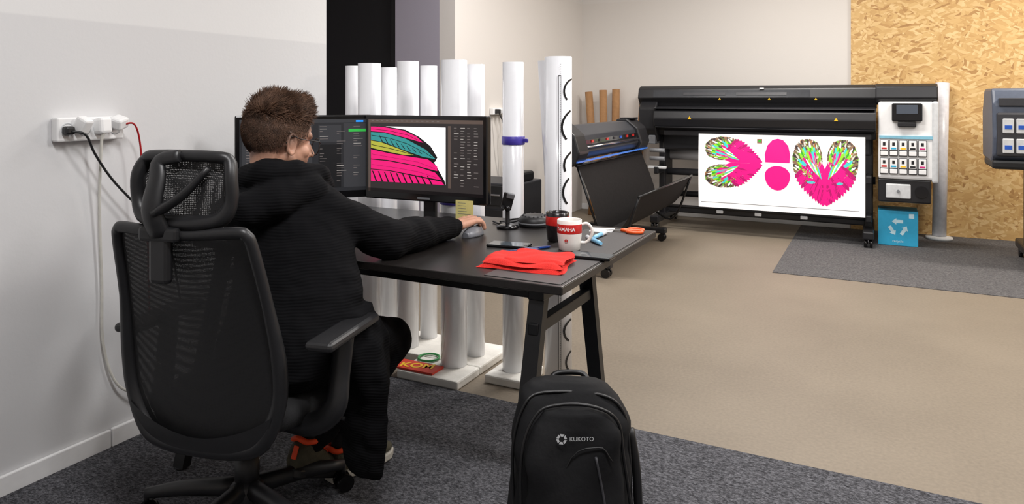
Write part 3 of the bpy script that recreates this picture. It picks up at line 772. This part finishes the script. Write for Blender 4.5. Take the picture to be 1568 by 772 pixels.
cloth(-.14, .14, -.10, .10, .0022, .013, -.02); cloth(-.13, .135, -.095, .09, .0150, .011, -.03); cloth(-.06, .14, -.08, .085, .0250, .009, -.02)
b.done(on(.045, 2.285), TH-.30)
def phone(name, X, Y, rz, m2):
    b = B(name); b.box((-.037, -.075, 0), (.037, .075, .009), BLACKG, .004); b.box((-.034, -.070, .0088), (.034, .070, .0096), m2, .0003)
    b.box((-.02, -.071, .0094), (-.005, -.060, .010), DGREY, .0004)
    p = on(X, Y); b.done((p[0], p[1], p[2]+(.0021 if X > .1 else .0002)), rz)
GL = mat('phone_glass', (70, 78, 84), .08, var=.0)
phone('smartphone', -.01, 2.565, TH+1.25, GL); phone('smartphone', .262, 2.375, TH+1.15, GL)
NAVY = mat('navy_plastic', (24, 34, 90), .35)
for X, Y, a in ((.075, 2.49, -1.1), (.03, 2.452, -1.25)):
    b = B('ballpoint_pen'); b.tube([(0, -.07, .006), (0, -.06, .006), (0, .06, .006), (0, .068, .006)], [.002, .0055, .0055, .003], NAVY, 12); b.box((.003, .02, .005), (.006, .06, .009), BLUE)
    b.done(on(X, Y, .0022), TH+a)
for X, Y, a in ((.30, 2.62, .3), (.33, 2.72, -.5)):
    b = B('marker_pen'); b.tube([(0, -.06, .008), (0, -.03, .008), (0, .03, .008), (0, .06, .008)], [.006, .008, .008, .008], mat('clear_blue', (130, 190, 225), .2), 14); b.tube([(0, .02, .008), (0, .065, .008)], .0088, mat('white_cap', (225, 228, 232), .3), 14)
    b.done(on(X, Y, .0025), TH+a)
b = B('scissors')
for s_ in (-1, 1):
    b.tube([(s_*(.022+.020*math.cos(2*pi*k/14)), -.05+.030*math.sin(2*pi*k/14), .007) for k in range(14)], .006, ORANGE, 8, closed=True)
    b.tube([(s_*.012, -.025, .007), (0, .005, .007)], .006, ORANGE, 8)
    b.poly([(s_*.008, 0, .007+s_*.001), (-s_*.006, .0, .007+s_*.001), (-s_*.004+s_*-.003, .10, .007+s_*.001)], CHROME)
b.cyl((0, .004, .004), (0, .004, .011), .005, CHROME, 10)
b.done(on(.435, 2.83, .002), TH+1.3)
b = B('paper_scrap'); b.poly([(-.05, -.04, .001), (.04, -.05, .001), (.05, .03, .002), (-.04, .045, .001)], WHITE); b.done(on(.36, 2.87, .002), .3)
b = B('conference_speaker'); b.lathe((0, 0, 0), [(.062, 0), (.066, .006), (.066, .028), (.055, .040), (.040, .046), (.001, .047)], BLACK)
b.lathe((0, 0, .0), [(.0665, .012), (.067, .013), (.067, .017), (.0665, .018)], MGREY)
for k in range(16):
    a = k*pi/8; b.box((.048*math.cos(a)-.003, .048*math.sin(a)-.003, .040), (.048*math.cos(a)+.003, .048*math.sin(a)+.003, .046), DGREY, .001, 1)
b.done(on(.092, 2.98), 0)
b = B('phone_holder'); b.lathe((0, 0, 0), [(.045, 0), (.045, .008), (.03, .014), (.012, .018)], BLACKG)
b.tube([(0, 0, .01), (0, .005, .05), (.0, .0, .075)], .009, BLACK, 12, sub=4); b.ball((0, 0, .08), .014, BLACKG)
b.obox((0, -.01, .11), (.045, .012, .075), (.35, .25, 0), BLACK, .004); b.obox((-.02, -.02, .085), (.012, .03, .012), (.35, .25, 0), BLACK, .003); b.obox((.012, -.03, .135), (.03, .012, .022), (.35, .25, 0), MGREY, .003)
b.done(on(-.018, 2.93), TH)
b = B('desk_cable')
b.tube([Vector(C(-.05, 3.04, DZ+.006)), Vector(C(.0, 3.10, DZ+.006)), Vector(C(.05, 3.03, DZ+.02)), Vector(C(-.04, 2.99, DZ+.006)), Vector(C(-.08, 3.05, DZ+.006))], .004, BLACK, 8, sub=8)
b.done()
b = B('computer_mouse')
n = 18; rings = []
for k in range(11):
    t = k/10; y = -.055+.11*t; w = .031*math.sin(pi*(.06+.88*t))**.45; h = .036*math.sin(pi*(.10+.78*t))**.6
    rings.append([(w*math.cos(pi*j/(n-1)), y, h*math.sin(pi*j/(n-1))) for j in range(n)])
b.loft(rings, mat('silver_mouse', (110, 112, 118), .35)); b.cyl((-.003, .032, .027), (.003, .032, .027), .008, BLACK, 14)
mp = C(-.150, 2.765); b.done((mp.x, mp.y, DZ+.0005), TH-.5)

# ------------------------------------------------------------------ backpack
b = B('backpack')
BP = mat('backpack_nylon', (15, 15, 17), .8, var=.12, scale=60, bump=.25, bscale=25, spec=.25); BP2 = mat('backpack_trim', (9, 9, 11), .45)
def sup(cx, cy, z, w, d, n=36, e=.62):
    o = []
    for j in range(n):
        a = 2*pi*j/n; c_, s_ = math.cos(a), math.sin(a)
        o.append((cx+w*math.copysign(abs(c_)**e, c_), cy+d*math.copysign(abs(s_)**e, s_), z))
    return o
def resamp(pr, n):
    o = []
    for k in range(n+1):
        t = k/n*(len(pr)-1); i = min(int(t), len(pr)-2); f = t-i
        o.append(tuple(a_+(c_-a_)*f for a_, c_ in zip(pr[i], pr[i+1])))
    return o
def wr(x, z, y):   # soft cloth irregularity of the stuffed bag
    return (x+.005*math.sin(z*26+x*9)+.004*math.sin(z*51+1.3), y+.007*math.sin(x*22+z*17)+.004*math.sin(x*47-z*38), z+.010*(-x/.12)*max(0, z-.4)/.2+.005*math.sin(x*30)*max(0, z-.3)/.3)
prof = [(.008, .115, .07), (.03, .140, .090), (.12, .150, .098), (.28, .150, .100), (.42, .146, .094), (.50, .138, .080), (.545, .124, .062), (.568, .102, .044), (.580, .075, .026), (.583, .04, .01)]
ln = lambda z: .10*z
b.loft([[wr(p[0], p[2], p[1]) for p in sup(0, ln(z), z, w, d)] for z, w, d in resamp(prof, 36)], BP)
prof2 = [(.02, .105, .03), (.05, .120, .042), (.25, .124, .046), (.42, .116, .042), (.50, .100, .030), (.535, .075, .018), (.545, .035, .008)]
b.loft([[wr(p[0], p[2], p[1]) for p in sup(0, ln(z)-.086, z, w, d, e=.72)] for z, w, d in resamp(prof2, 30)], BP)
def zp(pts, y, r=.004, m=BP2): b.tube([wr(x, z, ln(z)+y) for x, z in pts], r, m, 8, sub=5)
zp([(-.124, .05), (-.128, .25), (-.120, .44), (-.095, .525), (-.04, .552), (.04, .552), (.095, .525), (.120, .44), (.128, .25), (.124, .05)], -.090)
zp([(-.142, .10), (-.144, .30), (-.140, .44), (-.12, .53), (-.07, .562), (.07, .562), (.12, .53), (.140, .44), (.144, .30), (.142, .10)], -.046)
zp([(.050, .45), (.064, .35), (.086, .21)], -.129, .003, DGREY)
zp([(-.10, .12), (-.02, .42), (.05, .47), (.09, .44)], -.126, .002, BP2)
b.box((.078, -.118, .22), (.098, -.114, .295), LGREY, .002)
b.tube([(.084, -.116, .21), (.090, -.119, .185), (.096, -.116, .165)], .003, CHROME, 6)
b.tube([(-.05, ln(.56)+.035, .565), (-.03, ln(.6)+.045, .578), (.03, ln(.6)+.045, .578), (.05, ln(.56)+.035, .565)], .007, BP2, 8, sub=5)
for s_ in (-1, 1):
    b.tube([(s_*.06, .12, .52), (s_*.085, .165, .48), (s_*.10, .155, .35), (s_*.115, .12, .15), (s_*.12, .08, .06)], .012, BP2, 8, sub=5, flat=2.2)
b.tube([(.150, .02, .06), (.165, .02, .2), (.162, .03, .36), (.148, .045, .46)], .007, BP2, 8, sub=4, flat=1.6)
zl = .492; yl = ln(zl)-.127; LG = LGREY
for k in range(6):
    a0 = k*pi/3; a1 = a0+pi/3*.8
    b.poly([(-.035+.013*math.cos(a0), yl, zl+.013*math.sin(a0)), (-.035+.013*math.cos(a1), yl, zl+.013*math.sin(a1)), (-.035+.007*math.cos(a1), yl, zl+.007*math.sin(a1)), (-.035+.007*math.cos(a0), yl, zl+.007*math.sin(a0))], LG)
b.text('KUKOTO', .0135, LG, lambda x, z: (.012+x, yl-.001, zl+z))
bp = C(.150, 1.765); b.done((bp.x, bp.y, .006), TH+.02)

# ------------------------------------------------------------------ office chair
b = B('office_chair')
MESHB = mat_mesh_fabric('chair_mesh', (22, 22, 24)); MESHH = mat_mesh_fabric('headrest_mesh', (26, 26, 28), 200, .6); CP = mat('chair_black', (30, 30, 32), .42)
def by(z): return -.195-(z-.4)*.17+.021*math.sin(min(1, max(0, (z-.36)/.6))*pi)
half = [(.0, .318), (.11, .322), (.185, .352), (.236, .46), (.243, .58), (.228, .74), (.212, .90), (.200, .935), (.17, .942), (.0, .930)]
loop = half+[(-x, z) for x, z in half[-2:0:-1]]
rad = [(.026 if z < .45 else .021 if z < .7 else .016) for x, z in loop]
b.tube([(x, by(z)-.018*(1-(x/.24)**2), z) for x, z in loop], rad, CP, 12, closed=True, sub=4)
def hw(z):
    pts = [(z_, x) for x, z_ in half[2:8]]
    if z <= pts[0][0]: return pts[0][1]
    for (a, xa), (c_, xc) in zip(pts, pts[1:]):
        if a <= z <= c_: return xa+(xc-xa)*(z-a)/(c_-a)
    return pts[-1][1]
def backf(u, v):
    z = .345+.59*v; x = (u*2-1)*hw(z); return (x, by(z)-.018*(1-(x/.24)**2), z)
b.grid(backf, 16, 24, MESHB)
def lowplate(u, v):
    s_ = u*2-1; z = .32+.085*v*(.45+.55*abs(s_)**1.5)+.03*abs(s_)**3; w_ = .20+.03*v
    return (s_*w_, by(z)-.026-.018*(1-s_*s_), z)
b.grid(lowplate, 16, 5, CP)
b.tube([(0, -.05, .335), (0, -.15, .325), (0, -.205, .33)], [.05, .045, .035], CP, 12, sub=4, flat=1.5)
BX = -.045
b.box((BX-.032, by(.9)-.050, .80), (BX+.032, by(.9)-.022, .955), CP, .012)
b.box((BX-.062, by(.93)-.045, .912), (BX+.062, by(.93)+.01, .952), CP, .01)
b.tube([(BX, by(.93)-.03, .93), (BX-.01, by(.93)-.05, 1.0), (BX-.01, by(.93)-.03, 1.08), (-.06, by(.93)-.015, 1.125), (.0, by(.93)-.01, 1.14)], [.020, .017, .014, .012, .010], CP, 12, sub=4, flat=1.8)
b.tube([(BX, by(.93)-.05, .99), (.03, by(.93)-.035, 1.04), (.09, by(.93)-.01, 1.11)], [.014, .012, .008], CP, 10, sub=4, flat=1.5)
HY = -.285
hl = [(-.12, .975), (-.146, 1.02), (-.146, 1.085), (-.130, 1.125), (-.09, 1.137), (.09, 1.137), (.130, 1.125), (.146, 1.085), (.146, 1.02), (.12, .975), (.06, .962), (-.06, .962)]
def hy(x, z): return HY-.01+.9*x*x+(.02 if z > 1.1 else 0)-.03*(z-1.05)
b.tube([(x, hy(x, z), z) for x, z in hl], [.017 if z > 1.0 else .022 for x, z in hl], CP, 10, closed=True, sub=4, flat=1.2)
b.grid(lambda u, v: ((u*2-1)*.140, hy((u*2-1)*.140, .97+.16*v)+.004, .97+.16*v), 12, 6, MESHH)
def seatring(z, k): return [(p[0], p[1]+.04, z-.035) for p in sup(0, 0, 0, .25*k, .245*k, 40, .6)]
b.loft([seatring(.385, .90), seatring(.395, .97), seatring(.43, 1.0), seatring(.452, .97), seatring(.463, .85), seatring(.465, .4)], mat('seat_fabric', (24, 24, 26), .9, bump=.2, bscale=300))
b.box((-.14, -.15, .295), (.14, .16, .355), CP, .03)
b.cyl((0, 0, .10), (0, 0, .30), .028, CHROME, 20); b.cyl((0, 0, .09), (0, 0, .22), .036, BLACK, 20)
b.tube([(.10, .06, .325), (.22, .08, .32), (.29, .08, .31)], .007, BLACK, 8)
for s_ in (-1, 1):
    X_ = .355 if s_ > 0 else -.265
    b.box((X_-.042, -.20, .612), (X_+.042, .10, .640), CP, .013, 3)
    b.tube([(X_-s_*.01, -.03, .612), (X_-s_*.014, -.05, .50), (X_-s_*.02, -.07, .41), (s_*.255, -.06, .35), (s_*.13, -.03, .335)], [.022, .022, .024, .024, .020], CP, 12, sub=5, flat=1.4)
b.lathe((0, 0, .06), [(.05, 0), (.055, .02), (.05, .06), (.035, .07)], CP)
r_ = math.radians
for k in range(5):
    a = r_(50)+k*2*pi/5
    d = Vector((math.cos(a), math.sin(a), 0))
    b.tube([d*.02+Vector((0, 0, .105)), d*.18+Vector((0, 0, .100)), d*.31+Vector((0, 0, .082))], [.030, .024, .016], CP, 10, sub=3)
    e = d*.31; t = Vector((-d.y, d.x, 0))
    b.cyl(e+Vector((0, 0, .04)), e+Vector((0, 0, .085)), .008, BLACKM, 8)
    for q_ in (-1, 1):
        b.cyl(e+t*q_*.010+Vector((0, 0, .0275)), e+t*q_*.026+Vector((0, 0, .0275)), .0275, BLACKG, 18)
b.done((-1.72, 1.59, .006), r_(12.2))

# ------------------------------------------------------------------ seated man
man = D.objects.new('seated_man', None); bpy.context.scene.collection.objects.link(man); man.rotation_euler = (0, 0, TH)
KN = mat_knit()
b = B('cardigan_and_trousers')
def ering(c, rx, ry, yaw, n=28, wob=0):
    c = Vector(c); o_ = []
    for j in range(n):
        t = 2*pi*j/n; k = 1+wob*math.cos(t*5+1)
        x, y = rx*math.cos(t)*k, ry*math.sin(t)*(1+wob*2*math.cos(t*7))
        o_.append(c+Vector((x*math.cos(yaw)-y*math.sin(yaw), x*math.sin(yaw)+y*math.cos(yaw), 0)))
    return o_
YW = r_(-20)
T = [(.435, -.71, 2.23, .17, .15), (.49, -.70, 2.22, .225, .175), (.60, -.675, 2.23, .232, .158), (.72, -.672, 2.245, .215, .140), (.84, -.688, 2.275, .203, .132),
     (.92, -.705, 2.30, .198, .122), (.98, -.72, 2.32, .175, .108), (1.03, -.73, 2.33, .132, .088), (1.075, -.735, 2.325, .080, .075)]
b.loft([ering((x, y, z), rx, ry, YW) for z, x, y, rx, ry in T], KN)
chain(b, [((-.63, 2.29, .955), .078), ((-.58, 2.275, .935), .073), ((-.485, 2.32, .882), .067), ((-.405, 2.375, .833), .065), ((-.33, 2.50, .827), .060), ((-.245, 2.665, .816), .045), ((-.222, 2.700, .811), .038)], KN, 20)
chain(b, [((-.86, 2.40, .945), .085), ((-.90, 2.42, .93), .078), ((-.935, 2.54, .86), .064), ((-.90, 2.63, .838), .058), ((-.82, 2.70, .828), .048), ((-.765, 2.76, .812), .037)], KN, 20)
chain(b, [((-.62, 2.24, .505), .095), ((-.52, 2.38, .49), .088), ((-.42, 2.52, .455), .072), ((-.46, 2.50, .38), .066), ((-.57, 2.42, .26), .058), ((-.665, 2.36, .17), .046)], KN, 18)
chain(b, [((-.80, 2.27, .505), .095), ((-.77, 2.46, .49), .085), ((-.74, 2.63, .46), .070), ((-.71, 2.60, .38), .064), ((-.64, 2.52, .25), .056), ((-.575, 2.46, .15), .044)], KN, 18)
S = [(.66, -.53, 2.20, .09, .10), (.56, -.50, 2.21, .115, .11), (.44, -.480, 2.225, .115, .075), (.32, -.468, 2.235, .100, .040), (.22, -.462, 2.24, .085, .028), (.14, -.458, 2.245, .070, .024), (.105, -.450, 2.25, .045, .018)]
b.loft([ering((x, y, z), rx, ry, YW-.1, 40, .06) for z, x, y, rx, ry in S], KN)
# hood / collar lying round the neck
chain(b, [((-.625, 2.40, 1.015), .036), ((-.625, 2.30, 1.055), .036), ((-.675, 2.235, 1.070), .042), ((-.75, 2.21, 1.068), .046), ((-.83, 2.25, 1.05), .044), ((-.86, 2.34, 1.03), .040), ((-.83, 2.42, 1.0), .036)], KN, 16)
chain(b, [((-.62, 2.24, 1.02), .044), ((-.71, 2.185, .995), .055), ((-.79, 2.17, .965), .058), ((-.87, 2.22, .95), .054)], KN, 16)
o = b.done(parent=man); fuse(o, .008, 2, .026, .10)

SK = mat('skin_hand', (200, 150, 126), .5, var=.06, scale=60)
HEADM = mat_head(); HAIR = mat('brown_hair', (84, 61, 47), .6, var=.5, scale=45, spec=.3)
Mh = Matrix.Translation((-.742, 2.285, 1.160)) @ Euler((r_(-10), 0, r_(-42)), 'XYZ').to_matrix().to_4x4() @ Matrix.Scale(1.1, 4)
def placed(b, M4):
    o = b.done(parent=man); o.matrix_local = M4; return o
b = B('head')
b.ball((0, -.012, .035), (.079, .101, .094), HEADM, 28)
b.ball((0, .030, -.025), (.062, .066, .082), HEADM, 24)
chain(b, [((-.052, .005, -.045), .022), ((-.040, .040, -.078), .019), ((0, .068, -.090), .022), ((.040, .040, -.078), .019), ((.052, .005, -.045), .022)], HEADM)
chain(b, [((0, .066, .045), .030), ((0, .092, .010), .008), ((0, .112, -.022), .0105)], HEADM)
chain(b, [((-.011, .098, -.026), .008), ((.011, .098, -.026), .008)], HEADM)
chain(b, [((-.050, .064, .030), .010), ((-.02, .083, .028), .011), ((.02, .083, .028), .011), ((.050, .064, .030), .010)], HEADM)
chain(b, [((-.018, .084, -.060), .010), ((.018, .084, -.060), .010)], HEADM)
for s_ in (-1, 1):
    b.ball((s_*.044, .052, -.020), (.020, .024, .020), HEADM)
    loopp = [((s_*(.084+.008*(.5+.5*math.cos(t))), -.010-.015*math.cos(t), -.004+.028*math.sin(t)+.003*math.cos(t)), .0042 if math.sin(t) > -.6 else .0058) for t in [x*2*pi/14 for x in range(15)]]
    chain(b, loopp, HEADM, 8)
    b.ball((s_*.078, -.008, -.006), (.007, .012, .024), HEADM)
chain(b, [((0, -.024, -.03), .055), ((0, -.020, -.09), .049), ((.0, -.010, -.13), .048)], HEADM, 20)
o = placed(b, Mh); fuse(o, .0035, 3)
b = B('eyes')
EW = mat('eye_white', (205, 200, 194), .2, var=0); EI = mat('eye_iris', (60, 80, 90), .2)
for s_ in (-1, 1): b.ball((s_*.029, .0690, .004), .0115, EW); b.ball((s_*.029, .0770, .004), .0048, EI, 10)
placed(b, Mh)
b = B('lips'); LIP = mat('lips', (170, 104, 92), .45)
b.tube([(-.020, .088, -.0585), (-.009, .0945, -.0565), (.0, .0955, -.0578), (.009, .0945, -.0565), (.020, .088, -.0585)], [.001, .0035, .003, .0035, .001], LIP, 8, sub=4)
b.tube([(-.018, .088, -.0610), (.0, .0950, -.0640), (.018, .088, -.0610)], [.001, .0042, .001], LIP, 8, sub=4)
placed(b, Mh)
b = B('eyeglasses'); GM = mat('glasses_metal', (34, 30, 28), .5, .2)
for s_ in (-1, 1):
    b.tube([(s_*.034+.027*math.cos(2*pi*k/20), .108-.35*abs(s_*.034+.026*math.cos(2*pi*k/20))**1.2*.9, .000+.025*math.sin(2*pi*k/20)) for k in range(20)], .0013, GM, 6, closed=True)
    b.tube([(s_*.061, .098, .010), (s_*.078, .080, .014), (s_*.086, .02, .014), (s_*.089, -.012, .018), (s_*.087, -.028, -.004)], .0014, GM, 6, sub=5)
b.tube([(-.009, .108, .006), (0, .110, .009), (.009, .108, .006)], .0013, GM, 6)
placed(b, Mh)
b = B('hair'); hi = b.mi(HAIR)
cr = Vector((0, -.012, .035)); rad = Vector((.080, .102, .095))
def sst(x, a, c_): t = max(0, min(1, (x-a)/(c_-a))); return t*t*(3-2*t)
cnt = 0
while cnt < 17000:
    v = Vector((random.gauss(0, 1), random.gauss(0, 1), random.gauss(0, 1))).normalized()
    p = Vector((v.x*rad.x, v.y*rad.y, v.z*rad.z))+cr
    hh = p.z-.6*p.y
    if hh < -.02 or p.z < -.05: continue
    if hh < .03 and random.random() > ((hh+.02)/.05)**1.2: continue
    if p.y > .055 and p.z < .085: continue
    nrm = Vector((v.x/rad.x, v.y/rad.y, v.z/rad.z)).normalized()
    top = sst(p.z, .045, .105)
    L_ = .0045+.024*top*(.6+.8*random.random())+(.012 if p.y > .02 else 0)*top
    clump = Vector((math.sin(p.x*70+p.y*35), math.cos(p.y*75-p.x*40), math.sin(p.z*60+p.x*55)))*.34
    d = (nrm*(.25+.30*top)+Vector((0, .40*top-.1*(1-top), .18*top-.55*(1-top)))+clump*(.1+.9*top)+Vector((random.gauss(0, .09), random.gauss(0, .09), random.gauss(0, .09)))).normalized()
    bend = Vector((random.gauss(0, .18), .4+random.gauss(0, .18), -.3*random.random()))
    w = .0009+.0007*top
    side = d.cross(nrm); side = side.normalized() if side.length > 1e-3 else d.orthogonal().normalized()
    up = side.cross(d).normalized()
    rings = []; q = p-nrm*.001
    for k in range(4):
        t = k/3; ww = w*(1-t*.8)
        rings.append([b.bm.verts.new(q+side*ww*math.cos(a_)+up*ww*math.sin(a_)) for a_ in (0, 2.09, 4.19)])
        q = q+d*(L_/3); d = (d+bend*.28).normalized()
    for k in range(3):
        for j in range(3):
            f = b.bm.faces.new((rings[k][j], rings[k][(j+1) % 3], rings[k+1][(j+1) % 3], rings[k+1][j])); f.material_index = hi; f.smooth = True
    cnt += 1
placed(b, Mh)
def hand(name, M4, mir):
    b = B(name); k = -1 if mir else 1
    def P(x, y, z): return (k*x, y, z)
    chain(b, [(P(0, -.055, .0), .026), (P(0, -.01, .002), .0255), (P(0, .012, .006), .024)], SK)
    kn = [(-.030, .082, .016), (-.010, .088, .020), (.011, .084, .018), (.030, .074, .013)]
    ro = [(-.016, .010, .006), (-.006, .010, .008), (.006, .010, .008), (.016, .010, .005)]
    ln_ = [(.040, .024, .018), (.044, .027, .019), (.040, .025, .018), (.031, .019, .016)]
    for i in range(4):
        chain(b, [(P(*ro[i]), .017), (P(*[(a+c_)/2 for a, c_ in zip(ro[i], kn[i])]), .0145), (P(*kn[i]), .0115)], SK, 12)
        x, y, z = kn[i]; sp = (-.16, -.04, .06, .18)[i]; pit = -.15
        pts = [(P(x, y, z), .0108)]; rr = .0095
        for j, l in enumerate(ln_[i]):
            x += math.sin(sp)*l*math.cos(pit); y += math.cos(sp)*l*math.cos(pit); z += math.sin(pit)*l
            pts.append((P(x, y, z), rr-.0008*j)); pit -= .42+.05*i
        chain(b, pts, SK, 12)
    chain(b, [(P(-.016, .012, .0), .017), (P(-.036, .040, -.004), .0135), (P(-.044, .068, -.010), .0105), (P(-.040, .092, -.016), .009)], SK, 12)
    o = placed(b, M4); fuse(o, .0028, 2); return o
hand('hand_right', Matrix.Translation((-.208, 2.722, .812)) @ Euler((0, 0, r_(-34))).to_matrix().to_4x4(), False)
hand('hand_left', Matrix.Translation((-.745, 2.785, .808)) @ Euler((r_(-4), 0, r_(-50))).to_matrix().to_4x4(), True)
SH = mat('olive_sneaker', (72, 68, 52), .8, bump=.4, bscale=120, var=.25); SOLE = mat('sneaker_sole', (190, 186, 176), .6); OR = mat('orange_lining', (250, 80, 30), .6)
def shoe(name, M4, solem):
    b = B(name)
    sec = [(-.085, .026, .050), (-.075, .034, .085), (-.045, .038, .092), (0, .040, .078), (.05, .044, .058), (.10, .046, .046), (.145, .038, .036), (.17, .018, .022)]
    rings = []
    for y, w, h in sec:
        rings.append([(w*math.copysign(abs(math.cos(a))**.8, math.cos(a)), y, .022+h*.5+h*.5*math.sin(a)) for a in [2*pi*j/20 for j in range(20)]])
    b.loft(rings, SH)
    so = [(-.092, .024), (-.08, .037), (-.03, .036), (.04, .040), (.10, .049), (.15, .040), (.178, .016)]
    b.prism([(w, y) for y, w in so]+[(-w, y) for y, w in so[::-1]], 'z', 0, .026, solem, .005)
    b.tube([(-.028, -.075, .105), (-.034, -.03, .11), (-.026, .02, .10), (0, .035, .098), (.026, .02, .10), (.034, -.03, .11), (.028, -.075, .105), (0, -.088, .112)], .009, OR, 8, closed=True, sub=3)
    for k_ in range(4): b.tube([(-.024, .03+.022*k_, .088-.010*k_), (0, .033+.022*k_, .096-.010*k_), (.024, .03+.022*k_, .088-.010*k_)], .003, OR if k_ < 2 else BLACK, 6)
    b.tube([(0, -.035, .085), (0, -.04, .16)], [.034, .038], mat('black_sock', (20, 20, 22), .9), 14)
    b.box((-.0405, -.02, .045), (-.0385, .03, .075), SOLE); b.box((-.01, -.0885, .05), (.01, -.0845, .09), OR, .003)
    return placed(b, M4)
shoe('shoe_right', Matrix.Translation((-.670, 2.335, .070)) @ Euler((r_(-24), 0, r_(-25)), 'XYZ').to_matrix().to_4x4(), BLACK)
shoe('shoe_left', Matrix.Translation((-.555, 2.475, .012)) @ Euler((0, 0, r_(-40)), 'XYZ').to_matrix().to_4x4(), SOLE)

# ------------------------------------------------------------------ lights
def area(x, y, sx, sy, w, col, z=3.12, rot=0):
    l = D.lights.new('ceiling_light', 'AREA'); l.shape = 'RECTANGLE'; l.size = sx; l.size_y = sy; l.energy = w; l.color = col
    o = D.objects.new('ceiling_light', l); bpy.context.scene.collection.objects.link(o); o.location = (x, y, z); o.rotation_euler = (0, 0, rot); return o
area(-.3, .6, 1.2, .3, 72, (1, .985, .985)); area(.9, 2.6, 1.2, .3, 64, (1, .98, .965)); area(-1.6, 4.4, 1.2, .3, 64, (1, .975, .955))
area(-.6, 6.0, 1.2, .3, 68, (1, .96, .91)); area(2.0, 6.4, 1.2, .3, 90, (1, .93, .84)); area(2.4, 3.6, 1.2, .3, 52, (1, .975, .955))
w = D.worlds.new('world'); bpy.context.scene.world = w; w.use_nodes = True
w.node_tree.nodes['Background'].inputs[0].default_value = (.8, .85, 1, 1); w.node_tree.nodes['Background'].inputs[1].default_value = .3

# ------------------------------------------------------------------ camera
cam = D.cameras.new('camera'); co = D.objects.new('camera', cam); bpy.context.scene.collection.objects.link(co)
co.location = (0, 0, 1.3); co.rotation_euler = (pi/2, 0, TH)
cam.sensor_width = 36; cam.lens = 36*1100/1568; cam.shift_y = -(386-150)/1568; cam.clip_start = .05
bpy.context.scene.camera = co
bpy.context.scene.view_settings.view_transform = 'Standard'
